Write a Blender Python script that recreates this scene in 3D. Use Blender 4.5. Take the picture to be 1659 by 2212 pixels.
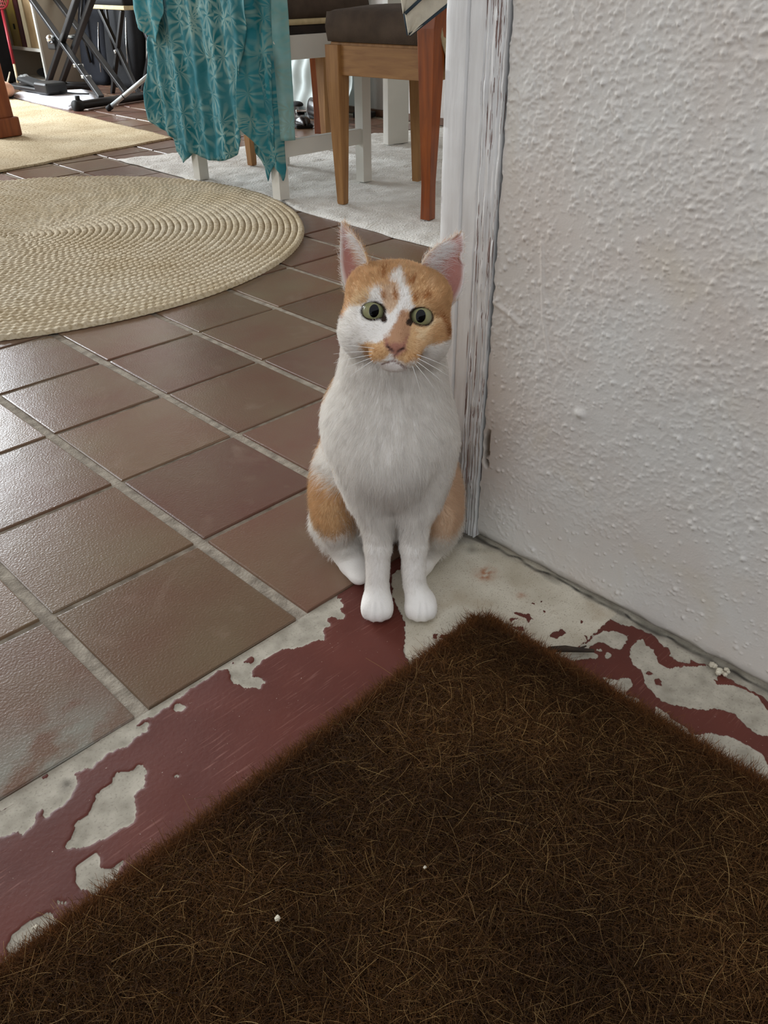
import bpy, bmesh, math, random
import numpy as np
from mathutils import Vector, Matrix

for o in list(bpy.data.objects): bpy.data.objects.remove(o)
S = bpy.context.scene
COL = S.collection
random.seed(4); RNG = np.random.default_rng(4)

# ------------------------------------------------------------------ camera, sky, lights, exposure
cd = bpy.data.cameras.new('camera'); cam = bpy.data.objects.new('camera', cd); COL.objects.link(cam)
cd.sensor_fit = 'VERTICAL'; cd.sensor_height = 24.0; cd.lens = 1768.6/2212*24.0
cd.clip_start = .02
_r = Vector((.7089,-.7053,-.0069)).normalized(); _f = Vector((.5859,.5942,-.5510)).normalized()
_u = _r.cross(_f).normalized(); _r = _f.cross(_u)
cam.matrix_world = Matrix.Translation((-.6696,-.5499,.5893)) @ Matrix((_r,_u,-_f)).transposed().to_4x4()
S.camera = cam
S.view_settings.view_transform = 'Standard'; S.view_settings.look = 'None'
S.view_settings.gamma = 1.0; S.view_settings.use_curve_mapping = False
S.view_settings.exposure = 0.0
w = bpy.data.worlds.new('overcast_sky'); S.world = w; w.use_nodes = True
w.node_tree.nodes['Background'].inputs[0].default_value = (.88,.93,1.0,1)
w.node_tree.nodes['Background'].inputs[1].default_value = 1.65

def area(name, loc, target, sx, sy, power, color):
    l = bpy.data.lights.new(name,'AREA'); l.shape = 'RECTANGLE'; l.size = sx; l.size_y = sy; l.energy = power; l.color = color
    o = bpy.data.objects.new(name,l); COL.objects.link(o); o.location = loc
    o.rotation_euler = (Vector(target)-Vector(loc)).to_track_quat('-Z','Y').to_euler(); return o
area('window_daylight', (.05,5.95,1.55), (.4,0,.4), 2.5, 1.65, 350, (.88,.95,1.0))      # daylight of the back window
area('side_window_daylight', (-2.55,4.3,1.55), (1.2,2.9,.2), 1.5, 1.5, 36, (.92,.97,1.0))  # daylight of the left window

# ------------------------------------------------------------------ helpers
def lin(r,g,b):
    f = lambda c: (c/255/12.92) if c/255 <= .04045 else ((c/255+.055)/1.055)**2.4
    return (f(r),f(g),f(b),1)
MATS = {}
def nt(name):
    m = bpy.data.materials.new(name); m.use_nodes = True; t = m.node_tree
    b = t.nodes['Principled BSDF']; return m,t,b
def N(t, typ, **kw):
    n = t.nodes.new(typ)
    for k,v in kw.items():
        if k in n.inputs: n.inputs[k].default_value = v
        else: setattr(n,k,v)
    return n
def L(t,a,b): t.links.new(a,b)
def mat(name, c1, c2=None, rough=.6, scale=8, bump=0, bscale=40, stretch=(1,1,1), spec=.4, metal=0, detail=4, dist=0, coord='Object', sheen=0, coat=0, bdist=.004, lo=.35, hi=.65):
    m,t,b = nt(name)
    b.inputs['Roughness'].default_value = rough; b.inputs['Metallic'].default_value = metal
    b.inputs['Specular IOR Level'].default_value = spec; b.inputs['Sheen Weight'].default_value = sheen
    b.inputs['Coat Weight'].default_value = coat
    tc = N(t,'ShaderNodeTexCoord'); mp = N(t,'ShaderNodeMapping'); L(t,tc.outputs[coord],mp.inputs[0]); mp.inputs['Scale'].default_value = stretch
    if c2 is None: b.inputs['Base Color'].default_value = c1
    else:
        n = N(t,'ShaderNodeTexNoise',Scale=scale,Detail=detail,Distortion=dist); L(t,mp.outputs[0],n.inputs['Vector'])
        r = N(t,'ShaderNodeValToRGB'); r.color_ramp.elements[0].position = lo; r.color_ramp.elements[1].position = hi
        r.color_ramp.elements[0].color = c1; r.color_ramp.elements[1].color = c2
        L(t,n.outputs[0],r.inputs[0]); L(t,r.outputs[0],b.inputs['Base Color'])
    if bump:
        n2 = N(t,'ShaderNodeTexNoise',Scale=bscale,Detail=3); L(t,mp.outputs[0],n2.inputs['Vector'])
        bp = N(t,'ShaderNodeBump',Strength=bump,Distance=bdist); L(t,n2.outputs[0],bp.inputs['Height']); L(t,bp.outputs[0],b.inputs['Normal'])
    MATS[name] = m; return m

def link(name, me, m=None, parent=None, loc=None):
    o = bpy.data.objects.new(name, me); COL.objects.link(o)
    if m is not None and me is not None: me.materials.append(m)
    if parent is not None: o.parent = parent
    if loc is not None: o.location = loc
    return o
def tag(o, label=None, cat=None, group=None, kind=None):
    if label: o['label'] = label
    if cat: o['category'] = cat
    if group: o['group'] = group
    if kind: o['kind'] = kind
    return o
def empty(name, loc=(0,0,0), rz=0, **kw):
    o = bpy.data.objects.new(name, None); COL.objects.link(o); o.location = loc; o.rotation_euler = (0,0,rz)
    o.empty_display_size = .05
    return tag(o, **kw)
def pyd(name, V, Fc, m=None, parent=None, smooth=False, loc=None):
    me = bpy.data.meshes.new(name); me.from_pydata([tuple(v) for v in V], [], [tuple(f) for f in Fc]); me.update()
    if smooth: me.shade_smooth()
    return link(name, me, m, parent, loc)
def npmesh(name, V, Q, smooth=True):
    """fast mesh from arrays; Q is (n,4) or (n,3)"""
    me = bpy.data.meshes.new(name); V = np.asarray(V,np.float32); Q = np.asarray(Q,np.int32); k = Q.shape[1]
    me.vertices.add(len(V)); me.vertices.foreach_set('co', V.ravel())
    me.loops.add(Q.size); me.loops.foreach_set('vertex_index', Q.ravel())
    me.polygons.add(len(Q)); me.polygons.foreach_set('loop_start', np.arange(0,Q.size,k,dtype=np.int32))
    me.update(calc_edges=True); me.validate()
    if smooth: me.shade_smooth()
    return me
class B:
    """collects shapes into one mesh"""
    def __init__(s): s.b = bmesh.new()
    def box(s, c, d, rz=0, bevel=0, taper=1, M=None):
        r = bmesh.ops.create_cube(s.b, size=1); vs = r['verts']
        for v in vs:
            k = taper if v.co.z < 0 else 1
            v.co = Vector((v.co.x*d[0]*k, v.co.y*d[1]*k, v.co.z*d[2]))
        if bevel:
            es = list({e for v in vs for e in v.link_edges})
            g = bmesh.ops.bevel(s.b, geom=es, offset=bevel, segments=2, affect='EDGES', profile=.5)
            vs = list({v for f in g['faces'] for v in f.verts} | {v for v in vs if v.is_valid})
        X = Matrix.Translation(c) @ (M if M is not None else Matrix.Rotation(rz,4,'Z'))
        for v in vs: v.co = X @ v.co
        return s
    def bar(s, p, q, wx, wy, bevel=0, up=(0,0,1), wx2=None, wy2=None):
        """rectangular bar from p to q, section wx*wy at p and wx2*wy2 at q"""
        p,q = Vector(p),Vector(q); z = (q-p).normalized(); u = Vector(up)
        if abs(z.dot(u)) > .95: u = Vector((1,0,0))
        x = u.cross(z).normalized(); y = z.cross(x)
        wx2 = wx if wx2 is None else wx2; wy2 = wy if wy2 is None else wy2
        vs = []
        for P,a,c in ((p,wx,wy),(q,wx2,wy2)):
            for i,j in ((-1,-1),(1,-1),(1,1),(-1,1)): vs.append(s.b.verts.new(P+x*i*a/2+y*j*c/2))
        fs = [s.b.faces.new([vs[i] for i in f]) for f in ((3,2,1,0),(4,5,6,7),(0,1,5,4),(1,2,6,5),(2,3,7,6),(3,0,4,7))]
        if bevel: bmesh.ops.bevel(s.b, geom=list({e for f in fs for e in f.edges}), offset=bevel, segments=2, affect='EDGES', profile=.5)
        return s
    def loft(s, secs):
        """square post through sections (x, y, z, wx, wy) kept parallel to the axes"""
        rings = [[s.b.verts.new((x+i*a/2,y+j*c/2,z)) for i,j in ((-1,-1),(1,-1),(1,1),(-1,1))] for x,y,z,a,c in secs]
        for p,q in zip(rings,rings[1:]):
            for k in range(4): s.b.faces.new((p[k],p[(k+1)%4],q[(k+1)%4],q[k]))
        s.b.faces.new(rings[0][::-1]); s.b.faces.new(rings[-1])
        vert = [e for e in s.b.edges if abs(e.verts[0].co.z-e.verts[1].co.z) > .02]
        bmesh.ops.bevel(s.b, geom=vert, offset=.0025, segments=2, affect='EDGES', profile=.5)
        return s
    def tube(s, pts, r, n=10, cap=True):
        pts = [Vector(p) for p in pts]; rr = r if hasattr(r,'__len__') else [r]*len(pts); rings = []
        for i,p in enumerate(pts):
            t = (pts[min(i+1,len(pts)-1)]-pts[max(i-1,0)]).normalized(); u = Vector((0,0,1)) if abs(t.z) < .9 else Vector((1,0,0))
            x = u.cross(t).normalized(); y = t.cross(x)
            rings.append([s.b.verts.new(p+(x*math.cos(2*math.pi*k/n)+y*math.sin(2*math.pi*k/n))*rr[i]) for k in range(n)])
        for a,c in zip(rings,rings[1:]):
            for k in range(n): s.b.faces.new((a[k],a[(k+1)%n],c[(k+1)%n],c[k])).smooth = True
        if cap: s.b.faces.new(rings[0][::-1]); s.b.faces.new(rings[-1])
        return s
    def ball(s, c, r, sub=2):
        g = bmesh.ops.create_uvsphere(s.b, u_segments=8*sub, v_segments=5*sub, radius=1); r = r if hasattr(r,'__len__') else (r,)*3
        for v in g['verts']: v.co = Vector(c)+Vector((v.co.x*r[0],v.co.y*r[1],v.co.z*r[2]))
        for f in s.b.faces:
            if len(f.verts) < 5: f.smooth = f.smooth or all(v in g['verts'] for v in ()) or f.smooth
        return s
    def put(s, name, m, parent=None, smooth=False, loc=None):
        bmesh.ops.recalc_face_normals(s.b, faces=s.b.faces)
        me = bpy.data.meshes.new(name); s.b.to_mesh(me); s.b.free()
        if smooth: me.shade_smooth()
        return link(name, me, m, parent, loc)
def copy_tree(o, parent=None):
    c = o.copy(); COL.objects.link(c)
    if parent is not None: c.parent = parent
    for ch in [x for x in o.children]: copy_tree(ch, c)
    return c
def hash3(i,j,k,seed=0):
    n = (i*374761393 + j*668265263 + k*2147483647 + seed*974711) & 0x7fffffff
    n = ((n ^ (n>>13))*1274126177) & 0x7fffffff
    return ((n ^ (n>>16)) & 0xffff)/65535.
def vnoise(P, sc, seed=0):
    P = np.asarray(P,float)*sc
    if P.shape[1] == 2: P = np.c_[P,np.zeros(len(P))]
    I = np.floor(P).astype(np.int64); f = P-I; f = f*f*(3-2*f); r = 0
    for a in (0,1):
        for b in (0,1):
            for c in (0,1):
                r = r + hash3(I[:,0]+a,I[:,1]+b,I[:,2]+c,seed)*(f[:,0] if a else 1-f[:,0])*(f[:,1] if b else 1-f[:,1])*(f[:,2] if c else 1-f[:,2])
    return r*2-1
def inpoly(P, poly):
    poly = np.asarray(poly,float); x,y = P[:,0],P[:,1]; r = np.zeros(len(P),bool); j = len(poly)-1
    for i in range(len(poly)):
        xi,yi = poly[i]; xj,yj = poly[j]
        if yi != yj:
            r ^= ((yi > y) != (yj > y)) & (x < (xj-xi)*(y-yi)/(yj-yi)+xi)
        j = i
    return r
def grid(nu, nv):
    i,j = np.meshgrid(np.arange(nu-1),np.arange(nv-1),indexing='ij'); a = (i*nv+j).ravel()
    return np.stack([a,a+nv,a+nv+1,a+1],1)
def fattr(me, name, val): 
    a = me.attributes.new(name,'FLOAT','POINT'); a.data.foreach_set('value', np.asarray(val,np.float32))
def cattr(me, name, val):
    a = me.attributes.new(name,'FLOAT_COLOR','POINT'); v = np.ones((len(val),4),np.float32); v[:,:3] = val; a.data.foreach_set('color', v.ravel())
def strands(name, pts, col, rad, m, parent, taper=.35):
    """pts (n,k,3): one hair curve object"""
    n,k,_ = pts.shape
    cu = bpy.data.hair_curves.new(name); cu.add_curves([k]*n)
    cu.position_data.foreach_set('vector', pts.astype(np.float32).ravel())
    ra = cu.attributes.get('radius') or cu.attributes.new('radius','FLOAT','POINT')
    ra.data.foreach_set('value', (np.asarray(rad).reshape(-1,1)*np.linspace(1,taper,k)[None,:]*np.ones((n,1))).astype(np.float32).ravel())
    ca = cu.attributes.new('col','FLOAT_COLOR','CURVE'); v = np.ones((n,4),np.float32); v[:,:3] = col; ca.data.foreach_set('color', v.ravel())
    cu.materials.append(m)
    o = bpy.data.objects.new(name, cu); COL.objects.link(o); o.parent = parent; o['kind'] = 'stuff'
    return o
def fibre_mat(name, rough=.55, trans=.25, spec=.12):
    m,t,b = nt(name); a = N(t,'ShaderNodeAttribute',attribute_name='col')
    b.inputs['Roughness'].default_value = rough; b.inputs['Specular IOR Level'].default_value = spec
    tr = N(t,'ShaderNodeBsdfTranslucent'); mx = N(t,'ShaderNodeMixShader'); mx.inputs[0].default_value = trans
    L(t,a.outputs['Color'],b.inputs['Base Color']); L(t,a.outputs['Color'],tr.inputs[0])
    L(t,b.outputs[0],mx.inputs[1]); L(t,tr.outputs[0],mx.inputs[2])
    L(t,mx.outputs[0],t.nodes['Material Output'].inputs['Surface']); return m
# floor-plane outlines in millimetres: bare concrete showing through the worn paint, and red paint left inside it
BARE = [[[-248,6],[-234,7],[-231,-1],[-214,-1],[-205,6],[-204,-8],[-204,-14],[-211,-16],[-218,-27],[-224,-32],[-228,-20],[-237,-21],[-240,-28],[-239,-32],[-248,-28],[-254,-37],[-259,-42],[-262,-37],[-273,-35],[-288,-30],[-299,-22],[-309,-20],[-319,-18],[-332,-23],[-341,-24],[-347,-32],[-339,-40],[-343,-47],[-351,-50],[-360,-38],[-365,-26],[-364,-18],[-358,-10],[-358,3],[-348,-3],[-342,-6],[-335,-16],[-328,-11],[-328,1],[-306,3],[-283,5],[-267,6]],[[-462,2],[-475,4],[-498,2],[-518,0],[-533,-3],[-549,-2],[-570,-5],[-585,-7],[-628,-11],[-638,-36],[-604,-31],[-597,-34],[-590,-36],[-590,-44],[-585,-41],[-578,-40],[-573,-32],[-568,-29],[-569,-41],[-566,-43],[-561,-39],[-553,-39],[-545,-36],[-536,-30],[-532,-23],[-529,-14],[-526,-15],[-515,-23],[-510,-17],[-504,-19],[-497,-17],[-489,-18],[-482,-22],[-472,-18],[-461,-18],[-452,-14],[-453,-10],[-463,-7]],[[-504,-40],[-494,-47],[-487,-48],[-482,-50],[-483,-58],[-490,-64],[-495,-71],[-507,-74],[-508,-81],[-518,-96],[-526,-95],[-539,-93],[-550,-91],[-559,-88],[-570,-82],[-570,-77],[-565,-75],[-559,-70],[-556,-62],[-547,-62],[-538,-62],[-530,-50],[-520,-49],[-514,-47]],[[-556,-99],[-556,-106],[-561,-116],[-552,-122],[-547,-120],[-543,-122],[-548,-126],[-553,-128],[-550,-134],[-554,-138],[-560,-139],[-567,-137],[-575,-135],[-577,-132],[-576,-126],[-579,-120],[-578,-108],[-574,-100],[-567,-100],[-560,-98]],[[-609,-119],[-605,-124],[-605,-130],[-603,-138],[-610,-140],[-622,-139],[-629,-139],[-637,-138],[-644,-137],[-644,-132],[-639,-129],[-637,-122],[-632,-118],[-624,-118],[-616,-117]],[[-423,-8],[-418,-9],[-415,-15],[-417,-19],[-423,-19],[-426,-14]],[[-598,-116],[-596,-117],[-592,-121],[-594,-122],[-598,-119]],[[-470,-79],[-467,-79],[-465,-81],[-467,-83],[-470,-81]],[[-451,10],[-358,13],[-245,14],[-159,12],[-160,4],[-249,6],[-350,0],[-395,-1],[-445,-6],[-458,1]],[[-180,-84],[-169,-67],[-159,-45],[-130,-14],[17,3],[30,-18],[8,-135],[-3,-239],[-39,-240],[-73,-238],[-100,-239],[-185,-230],[-235,-153],[-218,-123],[-206,-108],[-192,-97]],[[-40,-243],[-31,-258],[-29,-267],[-32,-270],[-52,-271],[-58,-262],[-55,-257],[-61,-249],[-60,-243]],[[-99,-239],[-76,-240],[-51,-242],[-40,-243],[-58,-249],[-70,-247],[-75,-253],[-75,-259],[-80,-263],[-90,-255],[-102,-245]],[[-27,-278],[-22,-282],[-28,-289],[-30,-300],[-41,-311],[-40,-323],[-23,-336],[-9,-352],[-9,-361],[-20,-362],[-11,-376],[-13,-390],[-16,-395],[-15,-403],[-26,-416],[-35,-448],[-63,-460],[-58,-430],[-63,-421],[-60,-411],[-52,-397],[-59,-381],[-71,-373],[-76,-362],[-86,-348],[-85,-334],[-79,-319],[-70,-311],[-63,-302],[-63,-293],[-53,-282],[-37,-279]],[[-13,-299],[-9,-305],[-10,-313],[-1,-325],[-10,-330],[-22,-333],[-26,-324],[-24,-315],[-18,-310]],[[-99,-281],[-94,-292],[-81,-302],[-92,-310],[-105,-309],[-105,-313],[-101,-321],[-105,-325],[-113,-320],[-112,-310],[-105,-297],[-103,-287]],[[-99,-338],[-97,-345],[-101,-363],[-104,-381],[-90,-393],[-83,-406],[-82,-422],[-81,-437],[-89,-444],[-94,-472],[-113,-480],[-110,-453],[-113,-444],[-114,-433],[-116,-418],[-115,-402],[-116,-387],[-115,-374],[-113,-358],[-111,-346]],[[-72,-265],[-65,-264],[-65,-269],[-71,-273],[-75,-270]],[[-71,-254],[-66,-255],[-66,-259],[-71,-259]]]
RED = [[[-82,-156],[-72,-172],[-76,-178],[-84,-180],[-81,-170],[-83,-160]],[[-95,-161],[-90,-161],[-86,-170],[-96,-164]],[[-102,-169],[-92,-179],[-98,-183],[-104,-179]],[[-81,-207],[-66,-210],[-70,-218],[-76,-217],[-86,-215],[-87,-209]],[[-104,-197],[-104,-212],[-100,-223],[-106,-232],[-102,-237],[-105,-255],[-119,-249],[-117,-221]],[[-44,-218],[-42,-220],[-45,-222],[-47,-220]],[[-58,-177],[-55,-180],[-60,-182]],[[-48,-163],[-44,-166],[-49,-168]],[[-55,-159],[-50,-164],[-55,-165]],[[-61,-233],[-59,-236],[-64,-238]],[[-64,-308],[-58,-310],[-58,-315],[-65,-313]],[[-66,-320],[-62,-323],[-69,-331],[-72,-326]],[[-25,-361],[-10,-371],[-2,-384],[-9,-394],[-11,-400],[-16,-393],[-18,-379],[-27,-366]],[[-171,-118],[-167,-120],[-172,-126],[-175,-124]],[[-165,-123],[-160,-132],[-165,-134],[-169,-128]]]
# coat markings on the cat's face, millimetres in the head's own frame (across, up)
FACE = {"W":[[[-1.3,43.0],[1.0,37.2],[2.5,28.5],[7.3,25.8],[9.7,19.4],[11.4,14.0],[14.6,10.5],[10.5,7.3],[7.0,8.6],[3.2,8.1],[1.0,2.9],[-1.5,-4.0],[-2.5,-9.7],[-8.2,-13.7],[-8.9,-17.1],[-15.1,-20.5],[-21.7,-21.3],[-25.8,-24.5],[-30.3,-23.9],[-22.3,-35.2],[-13.3,-36.4],[-9.2,-33.7],[-3.3,-27.5],[3.9,-32.2],[8.5,-33.9],[22.4,-29.0],[25.2,-24.3],[27.8,-18.4],[45.2,-15.3],[49.2,-11.6],[60.3,-2.5],[76.3,-45.0],[56.9,-69.4],[-52.4,-81.8],[-65.4,-16.9],[-52.4,-4.3],[-46.8,-5.3],[-45.0,-1.2],[-41.2,4.2],[-30.5,7.6],[-25.5,12.1],[-24.9,16.6],[-21.2,23.1],[-15.8,24.2],[-15.6,17.6],[-13.9,12.3],[-8.8,11.7],[-1.8,8.1],[-0.1,12.7],[0.0,19.4],[-4.0,27.8],[-10.3,29.3],[-8.2,35.1]]],"O":[[[-21.6,-21.8],[-15.1,-20.5],[-7.8,-16.9],[-4.9,-23.3],[-3.3,-27.5],[-5.1,-30.5],[-9.1,-34.3],[-20.2,-34.4]]],"N":[[[-8.6,-14.3],[-4.2,-19.3],[6.7,-18.1],[10.6,-8.2],[10.7,-19.3],[8.9,-22.8],[4.7,-29.7],[0.9,-30.1],[-4.1,-24.8],[-7.8,-21.4]]],"B":[[[2.7,7.5],[7.0,8.6],[10.4,2.9],[11.4,-5.9],[11.6,-16.9],[10.1,-18.2],[-6.3,-20.1],[-8.9,-15.4],[-5.3,-10.0],[-1.5,-4.0],[1.0,2.9]]],"C":[[[15.3,-5.5],[22.9,-4.6],[31.0,1.9],[37.1,7.0],[36.8,0.3],[29.5,-3.8],[23.4,-9.0],[16.7,-8.6]],[[-42.7,7.9],[-34.7,15.4],[-26.6,21.9],[-25.7,14.2],[-31.8,9.1],[-38.0,5.1]],[[17.1,-11.9],[25.4,-6.5],[26.1,-13.1],[18.4,-14.0]]],"D":[[[-15.4,21.0],[-12.0,20.2],[-11.8,13.6],[-14.0,13.4]],[[-6.3,18.7],[-3.5,23.4],[-1.1,17.0],[-2.8,12.4]],[[10.4,22.8],[13.4,20.9],[15.1,15.6],[12.5,14.2]],[[19.8,22.8],[25.1,24.5],[23.6,18.8],[20.3,18.4]],[[4.0,35.3],[7.5,33.5],[11.6,36.2],[11.3,29.5],[6.9,29.0]],[[31.4,8.6],[40.5,6.3],[46.0,-3.1],[49.1,-10.5],[44.9,-12.6],[42.2,-3.5],[36.3,4.7]],[[-51.6,-2.0],[-46.0,-2.5],[-47.3,-5.4],[-50.7,-5.2]],[[-16.3,38.6],[-12.2,41.3],[-12.2,31.3],[-15.5,30.9]]],"G":[[[-14.8,25.5],[-2.9,27.9],[0.3,19.4],[-0.4,10.5],[-6.8,3.1],[-10.4,6.0],[-13.9,12.3]]]}
# ------------------------------------------------------------------ materials of the setting
def tile_material():
    m,t,b = nt('terracotta'); tc = N(t,'ShaderNodeTexCoord'); g = N(t,'ShaderNodeNewGeometry'); oi = N(t,'ShaderNodeObjectInfo')
    n = N(t,'ShaderNodeTexNoise',Scale=7.0,Detail=4.0); L(t,g.outputs['Position'],n.inputs['Vector'])
    r = N(t,'ShaderNodeValToRGB'); r.color_ramp.elements[0].position=.35; r.color_ramp.elements[1].position=.68
    r.color_ramp.elements[0].color = lin(113,80,66); r.color_ramp.elements[1].color = lin(117,95,76); L(t,n.outputs[0],r.inputs[0])
    h = N(t,'ShaderNodeHueSaturation'); mr = N(t,'ShaderNodeMapRange'); mr.inputs['To Min'].default_value=.82; mr.inputs['To Max'].default_value=1.12
    L(t,oi.outputs['Random'],mr.inputs['Value']); L(t,mr.outputs[0],h.inputs['Value']); L(t,r.outputs[0],h.inputs['Color'])
    mr2 = N(t,'ShaderNodeMapRange'); mr2.inputs['To Min'].default_value=.49; mr2.inputs['To Max'].default_value=.515
    ml = N(t,'ShaderNodeMath',operation='FRACT'); m7 = N(t,'ShaderNodeMath',operation='MULTIPLY'); m7.inputs[1].default_value=7.3
    L(t,oi.outputs['Random'],m7.inputs[0]); L(t,m7.outputs[0],ml.inputs[0]); L(t,ml.outputs[0],mr2.inputs['Value']); L(t,mr2.outputs[0],h.inputs['Hue'])
    # cement smear on the tile at the outer edge
    sx = N(t,'ShaderNodeSeparateXYZ'); L(t,g.outputs['Position'],sx.inputs[0])
    def rng(src,a,c):
        q = N(t,'ShaderNodeMapRange'); q.inputs['From Min'].default_value=a; q.inputs['From Max'].default_value=c; L(t,src,q.inputs['Value']); return q.outputs[0]
    my = rng(sx.outputs['Y'],.10,.03); mx = rng(sx.outputs['X'],-.43,-.50)
    mu = N(t,'ShaderNodeMath',operation='MULTIPLY'); L(t,my,mu.inputs[0]); L(t,mx,mu.inputs[1])
    n2 = N(t,'ShaderNodeTexNoise',Scale=22.0,Detail=5.0); L(t,g.outputs['Position'],n2.inputs['Vector'])
    mu2 = N(t,'ShaderNodeMath',operation='MULTIPLY'); L(t,mu.outputs[0],mu2.inputs[0]); L(t,rng(n2.outputs[0],.38,.52),mu2.inputs[1])
    # faint scuffs
    n3 = N(t,'ShaderNodeTexNoise',Scale=9.0,Detail=6.0,Distortion=1.5); L(t,g.outputs['Position'],n3.inputs['Vector'])
    mxs = N(t,'ShaderNodeMath',operation='MULTIPLY'); L(t,rng(n3.outputs[0],.6,.8),mxs.inputs[0]); mxs.inputs[1].default_value=.35
    mx1 = N(t,'ShaderNodeMix',data_type='RGBA'); L(t,mxs.outputs[0],mx1.inputs['Factor']); L(t,h.outputs[0],mx1.inputs['A']); mx1.inputs['B'].default_value=lin(150,128,112)
    mix = N(t,'ShaderNodeMix',data_type='RGBA'); L(t,mu2.outputs[0],mix.inputs['Factor']); L(t,mx1.outputs['Result'],mix.inputs['A']); mix.inputs['B'].default_value=lin(128,124,112)
    L(t,mix.outputs['Result'],b.inputs['Base Color'])
    b.inputs['Roughness'].default_value=.27; b.inputs['Specular IOR Level'].default_value=.52
    nb = N(t,'ShaderNodeTexNoise',Scale=360.0,Detail=2.0); L(t,g.outputs['Position'],nb.inputs['Vector'])
    bp = N(t,'ShaderNodeBump',Strength=.28,Distance=.0012); L(t,nb.outputs[0],bp.inputs['Height'])
    nb2 = N(t,'ShaderNodeTexNoise',Scale=14.0,Detail=2.0); L(t,g.outputs['Position'],nb2.inputs['Vector'])
    bp2 = N(t,'ShaderNodeBump',Strength=.15,Distance=.004); L(t,nb2.outputs[0],bp2.inputs['Height']); L(t,bp.outputs[0],bp2.inputs['Normal']); L(t,bp2.outputs[0],b.inputs['Normal'])
    return m
TILE = tile_material()
GROUT = mat('grout', lin(128,118,104), lin(168,158,142), rough=.95, scale=60, bump=.6, bscale=300, coord='Object', bdist=.002)
WHITE_WALL = mat('white_wall', lin(205,200,194), lin(190,184,178), rough=.9, scale=3, bump=.3, bscale=60)
WHITE_PAINT = mat('white_paint', lin(214,212,206), lin(196,194,188), rough=.5, scale=6, bump=.05, bscale=80)
WOOD_OUT = mat('dark_gap', lin(40,34,30), lin(70,60,52), rough=.95, scale=40)

# ------------------------------------------------------------------ floor and tiles
floor = B().box((-.3,3.003,-.0635),(5.6,6.0,.12)).put('floor', GROUT); tag(floor, kind='structure', label='terracotta tiled floor of the room with pale grout')
P_ = .2
def proj(X):
    v = Vector(X)-cam.location; z = v.dot(_f)
    return (829.5+1768.6*v.dot(_r)/z, 1106-1768.6*v.dot(_u)/z) if z > .05 else None
tile_meshes = []
for k in range(6):
    b_ = B().box((0,0,-.006),(.1845,.191,.012),bevel=.0015)
    for v in b_.b.verts:
        v.co.x += random.uniform(-.0007,.0007); v.co.y += random.uniform(-.0006,.0006)
    me = bpy.data.meshes.new('floor_tile'); b_.b.to_mesh(me); b_.b.free(); me.shade_flat(); me.materials.append(TILE)
    tile_meshes.append(me)
cells = []
for i in range(-8,14):
    for j in range(0,30):
        x,y = -.45+P_*(i+2.0)+.1-.2, .1+P_*j
        x = (i+.5-2.25)*P_; y = (j+.5)*P_
        if not (-2.55 < x < 2.33 and y < 5.85): continue
        q = [proj((x+a*.095,y+c*.095,0)) for a in (-1,1) for c in (-1,1)]
        if any(p is None for p in q): continue
        xs = [p[0] for p in q]; ys = [p[1] for p in q]
        if max(xs) < -60 or min(xs) > 1719 or max(ys) < -40: continue
        if x > -.02 and y < .0: continue
        cells.append(((max(xs)-min(xs))*(max(ys)-min(ys)), x, y))
cells.sort(reverse=True)
for a,x,y in cells[:290]:
    o = bpy.data.objects.new('floor_tile', random.choice(tile_meshes)); COL.objects.link(o); o.parent = floor
    o.location = (x+random.uniform(-.0008,.0008), y+random.uniform(-.0006,.0006), random.uniform(-.0006,.0004)); o.rotation_euler = (random.uniform(-.003,.003),random.uniform(-.003,.003),random.uniform(-.004,.004))
if cells[290:]:
    b_ = B()
    for a,x,y in cells[290:]: b_.box((x,y,-.006),(.1845,.191,.012))
    o = b_.put('floor_tile', TILE, floor); o['kind'] = 'stuff'

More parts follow.
